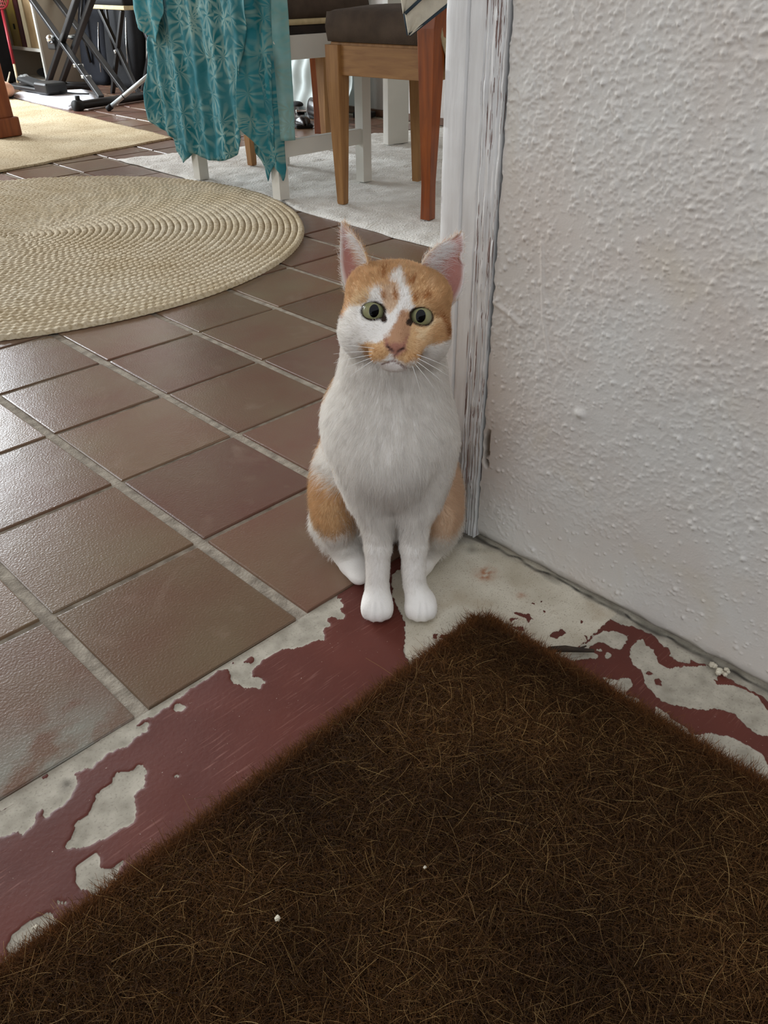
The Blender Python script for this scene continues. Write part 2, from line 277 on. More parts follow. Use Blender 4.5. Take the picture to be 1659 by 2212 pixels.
# ------------------------------------------------------------------ threshold: red paint worn off the concrete
def threshold():
    h = .0018; xs = np.arange(-.80,.0301,h); ys = np.arange(-.56,.0046,h); nx,ny = len(xs),len(ys)
    X,Y = np.meshgrid(xs,ys,indexing='ij'); P = np.stack([X.ravel(),Y.ravel()],1)
    mask = np.zeros(len(P))
    wv = np.stack([vnoise(P,150,1),vnoise(P,150,2)],1)*.0016+np.stack([vnoise(P,330,21),vnoise(P,330,22)],1)*.0012
    for dx,dy in ((-.25,-.25),(.25,-.25),(.25,.25),(-.25,.25)):
        Q = P+np.array([dx,dy])*h; Q = Q+wv
        m = np.zeros(len(P),bool)
        for p in BARE: m |= inpoly(Q, np.array(p)/1000.)
        for p in RED: m &= ~inpoly(Q, np.array(p)/1000.)
        m |= (Q[:,0] > -.012-.006*vnoise(Q,60,5)) & (Q[:,1] > -.46)
        m |= (Q[:,1] > -.0045-.004*vnoise(P,35,23))&(P[:,0] < -.20)&(vnoise(P,120,24) < .45)
        mask += m*.25
    sill = inpoly(P, np.array(BARE[9])/1000.)*1.0
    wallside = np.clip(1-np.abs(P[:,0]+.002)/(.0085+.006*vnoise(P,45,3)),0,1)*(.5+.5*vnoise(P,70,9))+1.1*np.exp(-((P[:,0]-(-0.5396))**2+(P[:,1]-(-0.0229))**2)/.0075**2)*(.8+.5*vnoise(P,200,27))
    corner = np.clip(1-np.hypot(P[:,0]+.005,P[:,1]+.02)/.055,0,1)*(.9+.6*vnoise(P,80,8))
    sm = mask.reshape(nx,ny)
    Z = -.0022+.0006*vnoise(P,25,4)+.0009*(1-mask)
    me = npmesh('threshold', np.c_[P,Z], grid(nx,ny)[:,::1])
    rust = 1.1*np.exp(-(((P[:,0]+.0503)/.012)**2+((P[:,1]+.0909)/.010)**2))+.8*np.exp(-(((P[:,0]+.0522)/.005)**2+((P[:,1]+.1449)/.005)**2)); fattr(me,'rust',np.clip(rust*(.7+.8*vnoise(P,260,13)),0,1))
    crack = np.clip(1-np.abs(P[:,0]+.001+.004*vnoise(P,70,14))/.004,0,1); fattr(me,'crack',crack*(.75+.4*vnoise(P,120,15)))
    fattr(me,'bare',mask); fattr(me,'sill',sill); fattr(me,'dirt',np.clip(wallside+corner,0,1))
    m,t,b = nt('worn_threshold_paint'); g = N(t,'ShaderNodeNewGeometry')
    def att(n): return N(t,'ShaderNodeAttribute',attribute_name=n).outputs['Fac']
    def noise(sc,de=4.,di=0.,stretch=None):
        n = N(t,'ShaderNodeTexNoise',Scale=sc,Detail=de,Distortion=di)
        if stretch:
            mp = N(t,'ShaderNodeMapping'); mp.inputs['Scale'].default_value=stretch[:3]; mp.inputs['Rotation'].default_value=(0,0,stretch[3]); L(t,g.outputs['Position'],mp.inputs[0]); L(t,mp.outputs[0],n.inputs['Vector'])
        else: L(t,g.outputs['Position'],n.inputs['Vector'])
        return n.outputs[0]
    def ramp(src,a,c,pa,pb):
        r = N(t,'ShaderNodeValToRGB'); e = r.color_ramp.elements; e[0].position=pa; e[1].position=pb; e[0].color=a; e[1].color=c; L(t,src,r.inputs[0]); return r.outputs[0]
    def mix(f,a,c):
        x = N(t,'ShaderNodeMix',data_type='RGBA'); L(t,f,x.inputs['Factor']) if hasattr(f,'links') else setattr(x.inputs['Factor'],'default_value',f)
        for s,k in ((a,'A'),(c,'B')):
            if hasattr(s,'links'): L(t,s,x.inputs[k])
            else: x.inputs[k].default_value = s
        return x.outputs['Result']
    def mrange(src,a,c,lo=0.,hi=1.):
        q = N(t,'ShaderNodeMapRange'); q.inputs['From Min'].default_value=a; q.inputs['From Max'].default_value=c; q.inputs['To Min'].default_value=lo; q.inputs['To Max'].default_value=hi; L(t,src,q.inputs['Value']); return q.outputs[0]
    red = ramp(noise(9),lin(84,38,29),lin(102,50,39),.3,.7)
    sc = N(t,'ShaderNodeMath',operation='MULTIPLY'); L(t,mrange(noise(1.,4.,.3,(30,420,1,.12)),.56,.72,0,.6),sc.inputs[0]); L(t,mrange(noise(11,3),.45,.65),sc.inputs[1])
    red = mix(sc.outputs[0],red,lin(158,112,100))
    red = mix(mrange(noise(420,2),.74,.80,0,.8),red,lin(205,190,175))
    conc = ramp(noise(55,5),lin(150,143,128),lin(186,178,162),.3,.7)
    conc = mix(mrange(noise(420,3),.56,.74,0,.5),conc,lin(104,98,88))
    sillc = ramp(noise(18,6),lin(182,172,152),lin(214,206,188),.3,.7)
    sillc = mix(mrange(noise(620,2),.58,.70,0,.55),sillc,lin(128,112,92))
    sillc = mix(mrange(noise(26,5),.55,.78,0,.55),sillc,lin(158,134,104))
    sillc = mix(mrange(noise(9,4,1.2),.52,.66,0,.5),sillc,lin(170,158,136))
    conc = mix(att('sill'),conc,sillc)
    d = mrange(att('bare'),.35,.6)
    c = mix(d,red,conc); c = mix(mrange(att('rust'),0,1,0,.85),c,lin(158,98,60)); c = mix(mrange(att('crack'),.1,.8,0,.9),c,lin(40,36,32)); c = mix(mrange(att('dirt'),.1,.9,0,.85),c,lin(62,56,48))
    L(t,c,b.inputs['Base Color']); b.inputs['Specular IOR Level'].default_value=.35
    L(t,mrange(d,0,1,.5,.9),b.inputs['Roughness'])
    hgt = N(t,'ShaderNodeMath',operation='MULTIPLY_ADD'); L(t,noise(240,3),hgt.inputs[0]); hgt.inputs[1].default_value=.3; L(t,mrange(d,0,1,1,0),hgt.inputs[2])
    bp = N(t,'ShaderNodeBump',Strength=.5,Distance=.0012); L(t,hgt.outputs[0],bp.inputs['Height']); L(t,bp.outputs[0],b.inputs['Normal'])
    o = link('threshold', me, m); tag(o, kind='structure', label='concrete doorway threshold with worn dark red paint peeling to grey')
    base = B().box((-.72,-1.33,-.03),(1.5,2.655,.05)).put('slab', mat('red_floor_paint',lin(84,38,29),lin(102,50,39),rough=.5,scale=9), o)
threshold()

OUT_GROUND = mat('added_ground',lin(96,90,82),lin(120,112,102),rough=.9,scale=9)
tag(B().box((-2.5,-4.2,-.085),(9,5.7,.05)).put('ground', OUT_GROUND), kind='structure', label='unseen grey ground added outside the doorway to stop light from below')  # unseen ground, added so that no sky light rises from below
tag(B().box((-2.5,-3.4,.95),(9,.2,2.0)).put('wall_light_block', mat('light_block_grey',lin(128,120,108),lin(108,104,92),rough=.9,scale=5)), kind='structure', label='unseen wall added opposite the doorway to block low light')  # unseen wall, added to block low light so the cat is lit from above
# ------------------------------------------------------------------ rough plaster wall at the right of the doorway
def plaster_wall():
    h = .0011; ys = np.arange(-.70,-.0335,h); zs = np.arange(.002,.68,h); ny,nz = len(ys),len(zs)
    Y,Z = np.meshgrid(ys,zs,indexing='ij'); P = np.stack([Y.ravel(),Z.ravel()],1)
    up = np.clip((P[:,1]-.10)/.4,0,1)
    d = .0007*vnoise(P,18,1)+(.0002+.0003*up)*vnoise(P,95,2)+(.0003+.0004*up)*vnoise(P,230,3)+(.00035+.0004*up)*vnoise(P,430,4)
    D = d.reshape(ny,nz)
    rg = np.random.default_rng(8)
    for k in range(15000):                                   # grit and blobs under the paint
        y,z = rg.uniform(-.70,-.04), .68*rg.uniform(0,1)**.75
        if rg.uniform() > .30+.7*z/.6: continue
        r = rg.choice([.0010,.0013,.0017,.0024],p=[.46,.34,.17,.03]); A = r*rg.uniform(.6,1.15)
        i0,i1 = int((y-ys[0]-3*r)/h),int((y-ys[0]+3*r)/h)+2; j0,j1 = int((z-zs[0]-3*r)/h),int((z-zs[0]+3*r)/h)+2
        i0,j0 = max(i0,0),max(j0,0); yy = ys[i0:i1,None]; zz = zs[None,j0:j1]
        if yy.size == 0 or zz.size == 0: continue
        e = rg.uniform(.7,1.4); D[i0:i1,j0:j1] = np.maximum(D[i0:i1,j0:j1], D[i0:i1,j0:j1]*.5 + A*np.exp(-(((yy-y)/r)**2*e+((zz-z)/r)**2/e)))
    for pts,r,A in ((((-.036,.30),(-.06,.292),(-.075,.285)),.003,.0022),(((-.12,.275),(-.135,.262)),.002,.0012),(((-.155,.212),(-.158,.212)),.0045,.004),(((-.09,.37),(-.10,.30),(-.115,.25)),.002,.0012)):
        for (y0,z0),(y1,z1) in zip(pts,pts[1:]):
            tt = np.clip(((Y-y0)*(y1-y0)+(Z-z0)*(z1-z0))/((y1-y0)**2+(z1-z0)**2),0,1)
            D = np.maximum(D, A*np.exp(-((Y-y0-tt*(y1-y0))**2+(Z-z0-tt*(z1-z0))**2)/r**2)+D*.5)
    hole = np.clip(1-np.maximum(np.abs(Y+.041)/.0045,np.abs(Z-.128)/.024)+.35*vnoise(P,140,7).reshape(ny,nz),0,1); hole = np.clip(hole*3,0,1)
    D = D-.006*hole
    D = D-.006*np.clip(1-Z/(.008+.005*vnoise(P,50,6).reshape(ny,nz)),0,1)**2      # undercut, crumbled foot
    Yj = Y.copy(); edge = -.0335-Y; k = np.clip(1-edge/.006,0,1); Yj = Y-k*.0022*(1+vnoise(P,130,11).reshape(ny,nz))
    # wall face is x=0 looking towards -x
    me = npmesh('wall_right', np.stack([-D.ravel(),Yj.ravel(),Z.ravel()],1), grid(ny,nz)[:,::-1])
    fattr(me,'hole',hole.ravel()); fattr(me,'foot',np.clip(1-P[:,1]/.014,0,1)*(.6+.5*vnoise(P,60,12)))
    m,t,b = nt('rough_plaster'); g = N(t,'ShaderNodeNewGeometry')
    n = N(t,'ShaderNodeTexNoise',Scale=7.,Detail=4.); L(t,g.outputs['Position'],n.inputs['Vector'])
    r = N(t,'ShaderNodeValToRGB'); e = r.color_ramp.elements; e[0].position=.33; e[1].position=.62; e[0].color=lin(204,194,184); e[1].color=lin(210,206,199); L(t,n.outputs[0],r.inputs[0])
    n2 = N(t,'ShaderNodeTexNoise',Scale=11.,Detail=3.,Distortion=.6); L(t,g.outputs['Position'],n2.inputs['Vector'])
    mr = N(t,'ShaderNodeMapRange'); mr.inputs['From Min'].default_value=.6; mr.inputs['From Max'].default_value=.8; mr.inputs['To Max'].default_value=.4; L(t,n2.outputs[0],mr.inputs['Value'])
    a1 = N(t,'ShaderNodeMix',data_type='RGBA'); L(t,mr.outputs[0],a1.inputs['Factor']); L(t,r.outputs[0],a1.inputs['A']); a1.inputs['B'].default_value=lin(198,184,158)
    for nm,c in (('hole',lin(120,108,94)),('foot',lin(96,88,78))):
        at = N(t,'ShaderNodeAttribute',attribute_name=nm); x = N(t,'ShaderNodeMix',data_type='RGBA'); L(t,at.outputs['Fac'],x.inputs['Factor']); L(t,a1.outputs['Result'],x.inputs['A']); x.inputs['B'].default_value=c; a1 = x
    L(t,a1.outputs['Result'],b.inputs['Base Color']); b.inputs['Roughness'].default_value=.55; b.inputs['Specular IOR Level'].default_value=.35
    nb = N(t,'ShaderNodeTexNoise',Scale=480.,Detail=2.); L(t,g.outputs['Position'],nb.inputs['Vector'])
    bp = N(t,'ShaderNodeBump',Strength=.3,Distance=.0008); L(t,nb.outputs[0],bp.inputs['Height']); L(t,bp.outputs[0],b.inputs['Normal'])
    o = link('wall_right', me, m); tag(o, kind='structure', label='rough white plaster wall beside the doorway')
    B().box((.085,-.75,1.3),(.15,1.42,2.58)).box((.08,-1.29,1.31),(.162,1.546,2.6)).box((.08,-.8,1.64),(.162,1.53,1.92)).put('masonry', m, o)
plaster_wall()

# ------------------------------------------------------------------ door frame: ribbed peeling post, jamb board, stop strip
def peeling():
    m,t,b = nt('peeling_paint'); g = N(t,'ShaderNodeNewGeometry')
    def noise(sc,st,de=4.,di=0.):
        mp = N(t,'ShaderNodeMapping'); mp.inputs['Scale'].default_value=st; L(t,g.outputs['Position'],mp.inputs[0])
        n = N(t,'ShaderNodeTexNoise',Scale=sc,Detail=de,Distortion=di); L(t,mp.outputs[0],n.inputs['Vector']); return n.outputs[0]
    def ramp(src,a,c,pa,pb):
        r = N(t,'ShaderNodeValToRGB'); e = r.color_ramp.elements; e[0].position=pa; e[1].position=pb; e[0].color=a; e[1].color=c; L(t,src,r.inputs[0]); return r.outputs[0]
    paint = ramp(noise(1,(120,120,14)),lin(206,204,201),lin(220,219,216),.3,.7)
    wood = ramp(noise(1,(900,900,20)),lin(96,72,66),lin(140,112,102),.3,.7)
    at = N(t,'ShaderNodeAttribute',attribute_name='wear')
    s = N(t,'ShaderNodeMath',operation='ADD'); L(t,noise(1,(520,520,16),5.,.4),s.inputs[0]); L(t,at.outputs['Fac'],s.inputs[1])
    f = ramp(s.outputs[0],(0,0,0,1),(1,1,1,1),.66,.68)
    x = N(t,'ShaderNodeMix',data_type='RGBA'); L(t,f,x.inputs['Factor']); L(t,paint,x.inputs['A']); L(t,wood,x.inputs['B']); L(t,x.outputs['Result'],b.inputs['Base Color'])
    b.inputs['Roughness'].default_value=.55
    q = N(t,'ShaderNodeMath',operation='SUBTRACT'); L(t,noise(1,(260,260,30),3.),q.inputs[0]); L(t,f,q.inputs[1])
    bp = N(t,'ShaderNodeBump',Strength=.35,Distance=.001); L(t,q.outputs[0],bp.inputs['Height']); L(t,bp.outputs[0],b.inputs['Normal']); return m
PEEL = peeling()
trim = empty('trim_1', (0,0,0), kind='structure', label='white painted door frame with peeling ribbed edge')
def extrude(name, prof, wear, parent, z0=-.002, z1=2.1, nz=260, wob=.0006, seed=1):
    prof = np.array(prof,float); zs = np.r_[np.linspace(z0,.75,nz), np.linspace(.8,z1,6)]; npf = len(prof)
    V = np.array([(x,y,z) for z in zs for x,y in prof]); Pz = V[:,[1,2]]
    V[:,0] += wob*vnoise(Pz,90,seed)+wob*.7*vnoise(np.c_[Pz[:,0]*500,Pz[:,1]*40],1,seed+1); V[:,1] += wob*.8*vnoise(np.c_[Pz[:,1],Pz[:,0]*20],60,seed+2)
    me = npmesh(name, V, grid(len(zs),npf)); fattr(me,'wear',np.tile(wear,len(zs)))
    o = link(name, me, PEEL, parent); o.data.set_sharp_from_angle(angle=.7); return o
# profiles run from the wall side (+x, -y) round the visible face to the room side; (x, y)
rib = [(.03,-.0335)]; wr = [.0]
yy = np.linspace(-.0335,-.0085,26)
for i,y in enumerate(yy):
    rib.append((-.0032-.0005*math.sin(i*1.55)-.0003*(i%3 == 0)+.0012*(i%7 == 3), y)); wr.append(.09 if i%3 else .055)
rib.append((.03,-.0085)); wr.append(0)
extrude('ribbed_post', rib, wr, trim, wob=.0008)
extrude('jamb_board', [(.03,-.0085),(-.0005,-.0085),(-.0010,-.005),(-.0010,.0),(-.0008,.006),(-.0006,.011),(.002,.0118),(.03,.0118)], [0,.10,.04,-.2,-.25,-.2,.0,0], trim, wob=.0003, seed=5)
extrude('door_stop', [(.03,.0118),(-.0005,.0118),(-.0030,.0135),(-.0032,.020),(-.0032,.030),(-.0030,.0375),(-.0022,.0385),(.03,.0385)], [0,-.1,-.2,-.25,-.25,.0,.10,0.05], trim, wob=.0003, seed=9)
# front partition behind the frame, back walls, ceiling
tag(B().box((1.33,.006,1.28),(2.6,.062,2.6)).put('wall_front', WHITE_WALL), kind='structure', label='partition wall behind the door frame')
tag(B().box((2.5,3.0,1.28),(.16,6.3,2.6)).put('wall_side', WHITE_WALL), kind='structure', label='pinkish white wall at the far side of the room')
bw = B()
bw.box((-2.0,6.08,1.28),(1.4,.16,2.6)).box((2.0,6.08,1.28),(1.2,.16,2.6)).box((.05,6.08,.35),(2.7,.16,.74)).box((.05,6.08,2.5),(2.7,.16,.2))
tag(bw.put('wall_back', WHITE_WALL), kind='structure', label='back wall of the room around its window')
lw = B().box((-2.68,1.75,1.28),(.16,3.5,2.6)).box((-2.68,5.65,1.28),(.16,1.0,2.6)).box((-2.68,4.35,.35),(.16,1.7,.74)).box((-2.68,4.35,2.5),(.16,1.7,.2))
tag(lw.put('wall_left', WHITE_WALL), kind='structure', label='left wall of the room around its window')
tag(B().box((-2.0,.006,1.28),(1.5,.062,2.6)).put('wall_front', WHITE_WALL), kind='structure', label='partition wall left of the doorway')
tag(B().box((-.6,.006,2.35),(1.3,.062,.46)).put('wall_front', WHITE_WALL), kind='structure', label='wall above the doorway')
tag(B().box((-.1,3.04,2.64),(5.3,6.3,.1)).put('ceiling', mat('ceiling_dimming_brown',lin(112,86,62),lin(92,68,48),rough=.6,scale=6,stretch=(1,12,1))), kind='structure', label='unseen ceiling of the room, made brown to dim the light inside')  # ceiling out of view, coloured brown to cut its bounce and tile sheen
tag(B().box((2.412,3.2,.014),(.016,5.5,.028)).put('baseboard_side', mat('brown_baseboard',lin(110,78,58),lin(86,60,46),rough=.5,scale=10)), kind='structure', label='dark baseboard along the far side wall')
# ------------------------------------------------------------------ coir doormat
def doormat():
    root = empty('doormat', (-.55,-.50,0), label='dark brown coir doormat with curly loose fibres in front of the cat', cat='doormat')
    x1,y1,x0,y0 = -.119,-.141,-1.02,-.90; cx,cy = -.55,-.50
    b_ = B(); ring = []
    def rc(cxx,cyy,a0):
        return [(cxx+.014*math.cos(a0+k*math.pi/8),cyy+.014*math.sin(a0+k*math.pi/8)) for k in range(5)]
    out = rc(x1-.014,y1-.014,0)+rc(x0+.014,y1-.014,math.pi/2)+rc(x0+.014,y0+.014,math.pi)+rc(x1-.014,y0+.014,1.5*math.pi)
    lo = [b_.b.verts.new((x-cx,y-cy,0)) for x,y in out]; hi = [b_.b.verts.new((x-cx,y-cy,.008)) for x,y in out]
    b_.b.faces.new(lo[::-1]); b_.b.faces.new(hi)
    for k in range(len(out)): b_.b.faces.new((lo[k],lo[(k+1)%len(out)],hi[(k+1)%len(out)],hi[k]))
    b_.put('backing', mat('coir_ground',lin(38,24,14),lin(58,36,20),rough=1,scale=120,bump=1,bscale=400,coord='Object',spec=.05), root)
    FM = fibre_mat('coir_fibre',rough=.6,trans=.12,spec=.15)
    rg = np.random.default_rng(3)
    def make(n, ln, lean, curl, rad, cols, k, name, inset=0, outer=False):
        # only the near corner of the mat lies in view; fibres grow a little beyond it on every side
        X = x1-.004-inset-rg.uniform(0,1,n)*.68; Y = y1-.004-inset-rg.uniform(0,1,n)*.55
        if outer: X = x1-.004-rg.uniform(0,1,n)*.89; Y = y1-.004-rg.uniform(0,1,n)*.75
        near = ((x1-X)/.66+(y1-Y)/.52) < 1.08; keep = ~near if outer else near
        # rounded corner
        dx,dy = X-(x1-.016),Y-(y1-.016); keep &= ~((dx>0)&(dy>0)&(np.hypot(dx,dy)>.014))
        X,Y = X[keep],Y[keep]; n = len(X); ang = rg.uniform(0,2*np.pi,n)+1.2*vnoise(np.c_[X,Y],30,2)
        le = ln*rg.uniform(.55,1.35,n); lean_ = np.clip(lean+rg.normal(0,.22,n),.05,1.45)
        dirx,diry,dirz = np.cos(ang)*np.sin(lean_),np.sin(ang)*np.sin(lean_),np.cos(lean_)
        s = np.linspace(0,1,k)[None,:]; cv = rg.normal(0,curl,n)[:,None]; cz = rg.uniform(.2,1.0,n)[:,None]
        a2 = np.cos(ang+np.pi/2)[:,None],np.sin(ang+np.pi/2)[:,None]
        px = X[:,None]-cx+le[:,None]*(dirx[:,None]*s+a2[0]*cv*s*s); py = Y[:,None]-cy+le[:,None]*(diry[:,None]*s+a2[1]*cv*s*s)
        z0 = .007+.003*rg.uniform(0,1,n); pz = z0[:,None]+le[:,None]*(dirz[:,None]*s-cz*.35*s*s)
        pz = np.maximum(pz,.0025)
        t = rg.uniform(0,1,n)**1.6; c = np.array(cols[0])[None,:]*(1-t[:,None])+np.array(cols[1])[None,:]*t[:,None]
        c *= (.8+.35*vnoise(np.c_[X,Y],14,6))[:,None]
        # redder rim: the light on the two edges put into the fibre colour
        rim = np.exp(-np.minimum(x1-X,y1-Y)/.008)[:,None]; c = c*(1-rim*.8)+rim*.8*np.array(lin(112,66,34)[:3])*(.7+.5*t[:,None])
        strands(name, np.stack([px,py,pz],2), c, rad*rg.uniform(.7,1.3,n), FM, root, taper=.5)
    make(230000,.0115,.75,.45,.00018,(lin(58,36,16)[:3],lin(110,74,38)[:3]),5,'pile')
    make(190000,.0125,.8,.45,.00030,(lin(58,36,16)[:3],lin(110,74,38)[:3]),4,'pile',0,True)
    make(14000,.021,1.15,.8,.00024,(lin(116,82,44)[:3],lin(176,142,90)[:3]),5,'loose_fibres',.010,True)
    # short outward fuzz along the two edges in view
    for e_ in (0,1):
        n = 24000; s_ = rg.uniform(0,1,n)**1.3; X = np.where(e_ == 0,x1-.010-s_*.62,x1-.005-rg.uniform(0,.005,n)); Y = np.where(e_ == 0,y1-.005-rg.uniform(0,.005,n),y1-.010-s_*.5)
        z = rg.uniform(.001,.011,n); o_ = np.stack([rg.normal(0,.5,n)+(e_ == 1),rg.normal(0,.5,n)+(e_ == 0),rg.uniform(-.2,1.1,n)],1); o_ /= np.linalg.norm(o_,axis=1,keepdims=True)
        le = rg.uniform(.004,.0105,n)[:,None,None]; sg = np.linspace(0,1,5)[None,:,None]; cv = rg.normal(0,.45,(n,1,3))
        P_0 = np.stack([X-cx,Y-cy,z],1)[:,None,:]+le*(o_[:,None,:]*sg+cv*sg*sg); P_0[:,:,2] = np.maximum(P_0[:,:,2],.001)
        t = rg.uniform(0,1,(n,1)); strands('edge_pile',P_0,np.array(lin(70,42,20)[:3])*(1-t)+np.array(lin(128,82,44)[:3])*t,.00018*rg.uniform(.7,1.3,n),FM,root,taper=.5)
    make(22000,.019,1.15,.8,.00017,(lin(116,82,44)[:3],lin(176,142,90)[:3]),7,'loose_fibres',.010)
    make(900,.03,1.25,.7,.00018,(lin(120,88,50)[:3],lin(176,146,96)[:3]),8,'stray_fibres',.016)
doormat()
CRUMB = mat('plaster_crumb', lin(214,206,186), lin(190,180,160), rough=.9, scale=90)
def crumb(x,y,z,r,label,m=CRUMB,name='plaster_crumb',cat='crumb'):
    b_ = B(); g = bmesh.ops.create_icosphere(b_.b, subdivisions=2, radius=r)
    for v in g['verts']: v.co *= 1+.35*random.uniform(-1,1); v.co.z *= .7
    o = b_.put(name, m); o.location = (x,y,z); tag(o,label,cat)
crumb(-.493,-.258,.020,.0022,'pale plaster crumb lying on the left part of the doormat')
crumb(-.3885,-.306,.020,.0012,'tiny white crumb on the middle of the doormat')
crumb(-.619,-.128,.0015,.0025,'small white crumb on the red paint left of the doormat')
def twig():
    pts = [(-.112,-.223,.006),(-.10,-.236,.0075),(-.092,-.2455,.007),(-.081,-.258,.0065)]
    o = B().tube(pts,[.003,.0035,.0026,.0018],n=8).tube([(-.0925,-.245,.0068),(-.088,-.2475,.0085),(-.083,-.2495,.009)],[.0015,.0013,.0008],n=6).put('dry_twig', mat('twig',lin(66,52,38),lin(46,36,28),rough=.9,scale=60,bump=.5,bscale=200)); tag(o,'short dark dry twig lying at the right edge of the doormat','twig')
twig()
def flake():
    b_ = B()
    for k in range(9): 
        g = bmesh.ops.create_icosphere(b_.b, subdivisions=1, radius=random.uniform(.0015,.0035))
        for v in g['verts']: v.co = Vector((v.co.x*1.2,v.co.y*1.2,v.co.z*.6))+Vector((random.uniform(-.006,.006),random.uniform(-.01,.01),0)) if False else v.co
        c = Vector((random.uniform(-.005,.005),random.uniform(-.011,.011),random.uniform(.0,.002)))
        for v in g['verts']: v.co += c
    o = b_.put('fallen_plaster', CRUMB); o.location = (-.012,-.362,.002); tag(o,'small heap of fallen cream plaster at the foot of the wall','plaster heap',kind='stuff')
flake()

# ------------------------------------------------------------------ round braided jute rug
def jute(name, c1, c2, c3):
    m,t,b = nt(name); g = N(t,'ShaderNodeNewGeometry')
    n = N(t,'ShaderNodeTexNoise',Scale=5.,Detail=4.); L(t,g.outputs['Position'],n.inputs['Vector'])
    n2 = N(t,'ShaderNodeTexNoise',Scale=150.,Detail=2.); L(t,g.outputs['Position'],n2.inputs['Vector'])
    r = N(t,'ShaderNodeValToRGB'); e = r.color_ramp.elements; e[0].position=.35; e[1].position=.65; e[0].color=c1; e[1].color=c2; L(t,n.outputs[0],r.inputs[0])
    r2 = N(t,'ShaderNodeMapRange'); r2.inputs['From Min'].default_value=.45; r2.inputs['From Max'].default_value=.68; r2.inputs['To Max'].default_value=.75; L(t,n2.outputs[0],r2.inputs['Value'])
    x = N(t,'ShaderNodeMix',data_type='RGBA'); L(t,r2.outputs[0],x.inputs['Factor']); L(t,r.outputs[0],x.inputs['A']); x.inputs['B'].default_value=c3; L(t,x.outputs['Result'],b.inputs['Base Color'])
    b.inputs['Roughness'].default_value=.85; b.inputs['Specular IOR Level'].default_value=.2
    nb = N(t,'ShaderNodeTexNoise',Scale=700.,Detail=2.); L(t,g.outputs['Position'],nb.inputs['Vector'])
    bp = N(t,'ShaderNodeBump',Strength=.5,Distance=.001); L(t,nb.outputs[0],bp.inputs['Height']); L(t,bp.outputs[0],b.inputs['Normal']); return m
JUTE = jute('braided_jute', lin(200,184,154), lin(214,202,178), lin(166,146,112))
def round_rug():
    root = empty('round_rug', (.2,1.72,0), label='round braided natural jute rug lying on the tiles', cat='rug')
    wd = .0176; R = .765
    for k in range(43):
        r = R-wd*(k+.5)
        if r < .01: break
        n = max(24,int(2*math.pi*r/.0046)); npitch = max(4,round(2*math.pi*r/.0175)); c = np.linspace(-1,1,7)
        th = np.arange(n)/n*2*np.pi; ph0 = random.uniform(0,6.28)
        T,Cc = np.meshgrid(th,c,indexing='ij')
        ph = T*npitch+ph0+np.abs(Cc)*2.4*(1 if k%2 else 1)
        bump = np.maximum(0,np.sin(ph))*.0026*(1-Cc**4)
        lump = .0008*np.sin(T*37+k)
        Z = .0052+.0038*np.sqrt(np.clip(1-Cc**2*.98,0,1))+bump+lump*(1-Cc**2)
        Z[:,0] = Z[:,-1] = .001
        rr = r+Cc*wd*.52*(1+.10*np.sin(ph))+.0012*np.sin(T*5+k*.3)
        V = np.stack([rr*np.cos(T),rr*np.sin(T),Z],2).reshape(-1,3)
        i,j = np.meshgrid(np.arange(n),np.arange(6),indexing='ij'); i2 = (i+1)%n
        Q = np.stack([i*7+j,i*7+j+1,i2*7+j+1,i2*7+j],2).reshape(-1,4)[:,::-1]
        link('braid', npmesh('braid',V,Q), JUTE, root)
    B().tube([(0,0,.0005),(0,0,.004)],.02,n=16).put('centre', JUTE, root)
round_rug()

# ------------------------------------------------------------------ rectangular woven rugs
def slab_grid(poly, h, zfun, name, m, clear=0):
    """flat rug over a convex quad a,b,c,d (grid), with a thickness"""
    a,b,c,d = [np.array(p,float) for p in poly]; nu = max(2,int(np.linalg.norm(b-a)/h)); nv = max(2,int(np.linalg.norm(d-a)/h))
    U,W = np.meshgrid(np.linspace(0,1,nu),np.linspace(0,1,nv),indexing='ij'); U,W = U[...,None],W[...,None]
    P = (a*(1-U)+b*U)*(1-W)+(d*(1-U)+c*U)*W; P2 = P.reshape(-1,2)
    ed = np.minimum(np.minimum(U,1-U)*np.linalg.norm(b-a),np.minimum(W,1-W)*np.linalg.norm(d-a)).ravel()
    wob = np.stack([vnoise(P2,14,3),vnoise(P2,14,4)],1)*.006*np.exp(-ed/.03)[:,None]; P2 = P2+wob
    dd = P2-np.array([.2,1.72]); rr = np.hypot(dd[:,0],dd[:,1])
    if clear: P2 = np.where((rr < clear)[:,None],np.array([.2,1.72])+dd/rr[:,None]*clear,P2)
    z = zfun(P2,ed)
    V = np.c_[P2,z]; Q = grid(nu,nv)
    idx = np.arange(nu*nv).reshape(nu,nv); rim = np.r_[idx[:,0],idx[-1,1:],idx[-2::-1,-1],idx[0,-2:0:-1]]
    lo = np.c_[V[rim,:2],np.zeros(len(rim))+.0006]; base = len(V); k = np.arange(len(rim)); k2 = (k+1)%len(rim)
    Q2 = np.stack([rim[k],base+k,base+k2,rim[k2]],1)
    me = npmesh(name, np.r_[V,lo], np.r_[Q,Q2]); bm = bmesh.new(); bm.from_mesh(me); bmesh.ops.recalc_face_normals(bm,faces=bm.faces)
    if sum(f.normal.z for f in bm.faces) < 0: bmesh.ops.reverse_faces(bm,faces=bm.faces)
    bm.to_mesh(me); bm.free(); me.shade_smooth()
    return link(name, me, m)
JUTE2 = jute('woven_jute', lin(192,174,140), lin(214,200,168), lin(140,116,78))
o = slab_grid([(1.36,2.77),(-.25,2.465),(-.10,4.42),(1.47,4.60)], .011, lambda P,e: .0065+.0016*np.sin(P[:,0]*2*np.pi/.022)*np.sin(P[:,1]*2*np.pi/.022)+.0009*vnoise(P,120,2)+.0006*vnoise(P,8,3), 'woven_rug', JUTE2)
tag(o,'rectangular woven jute rug behind the round one','rug')
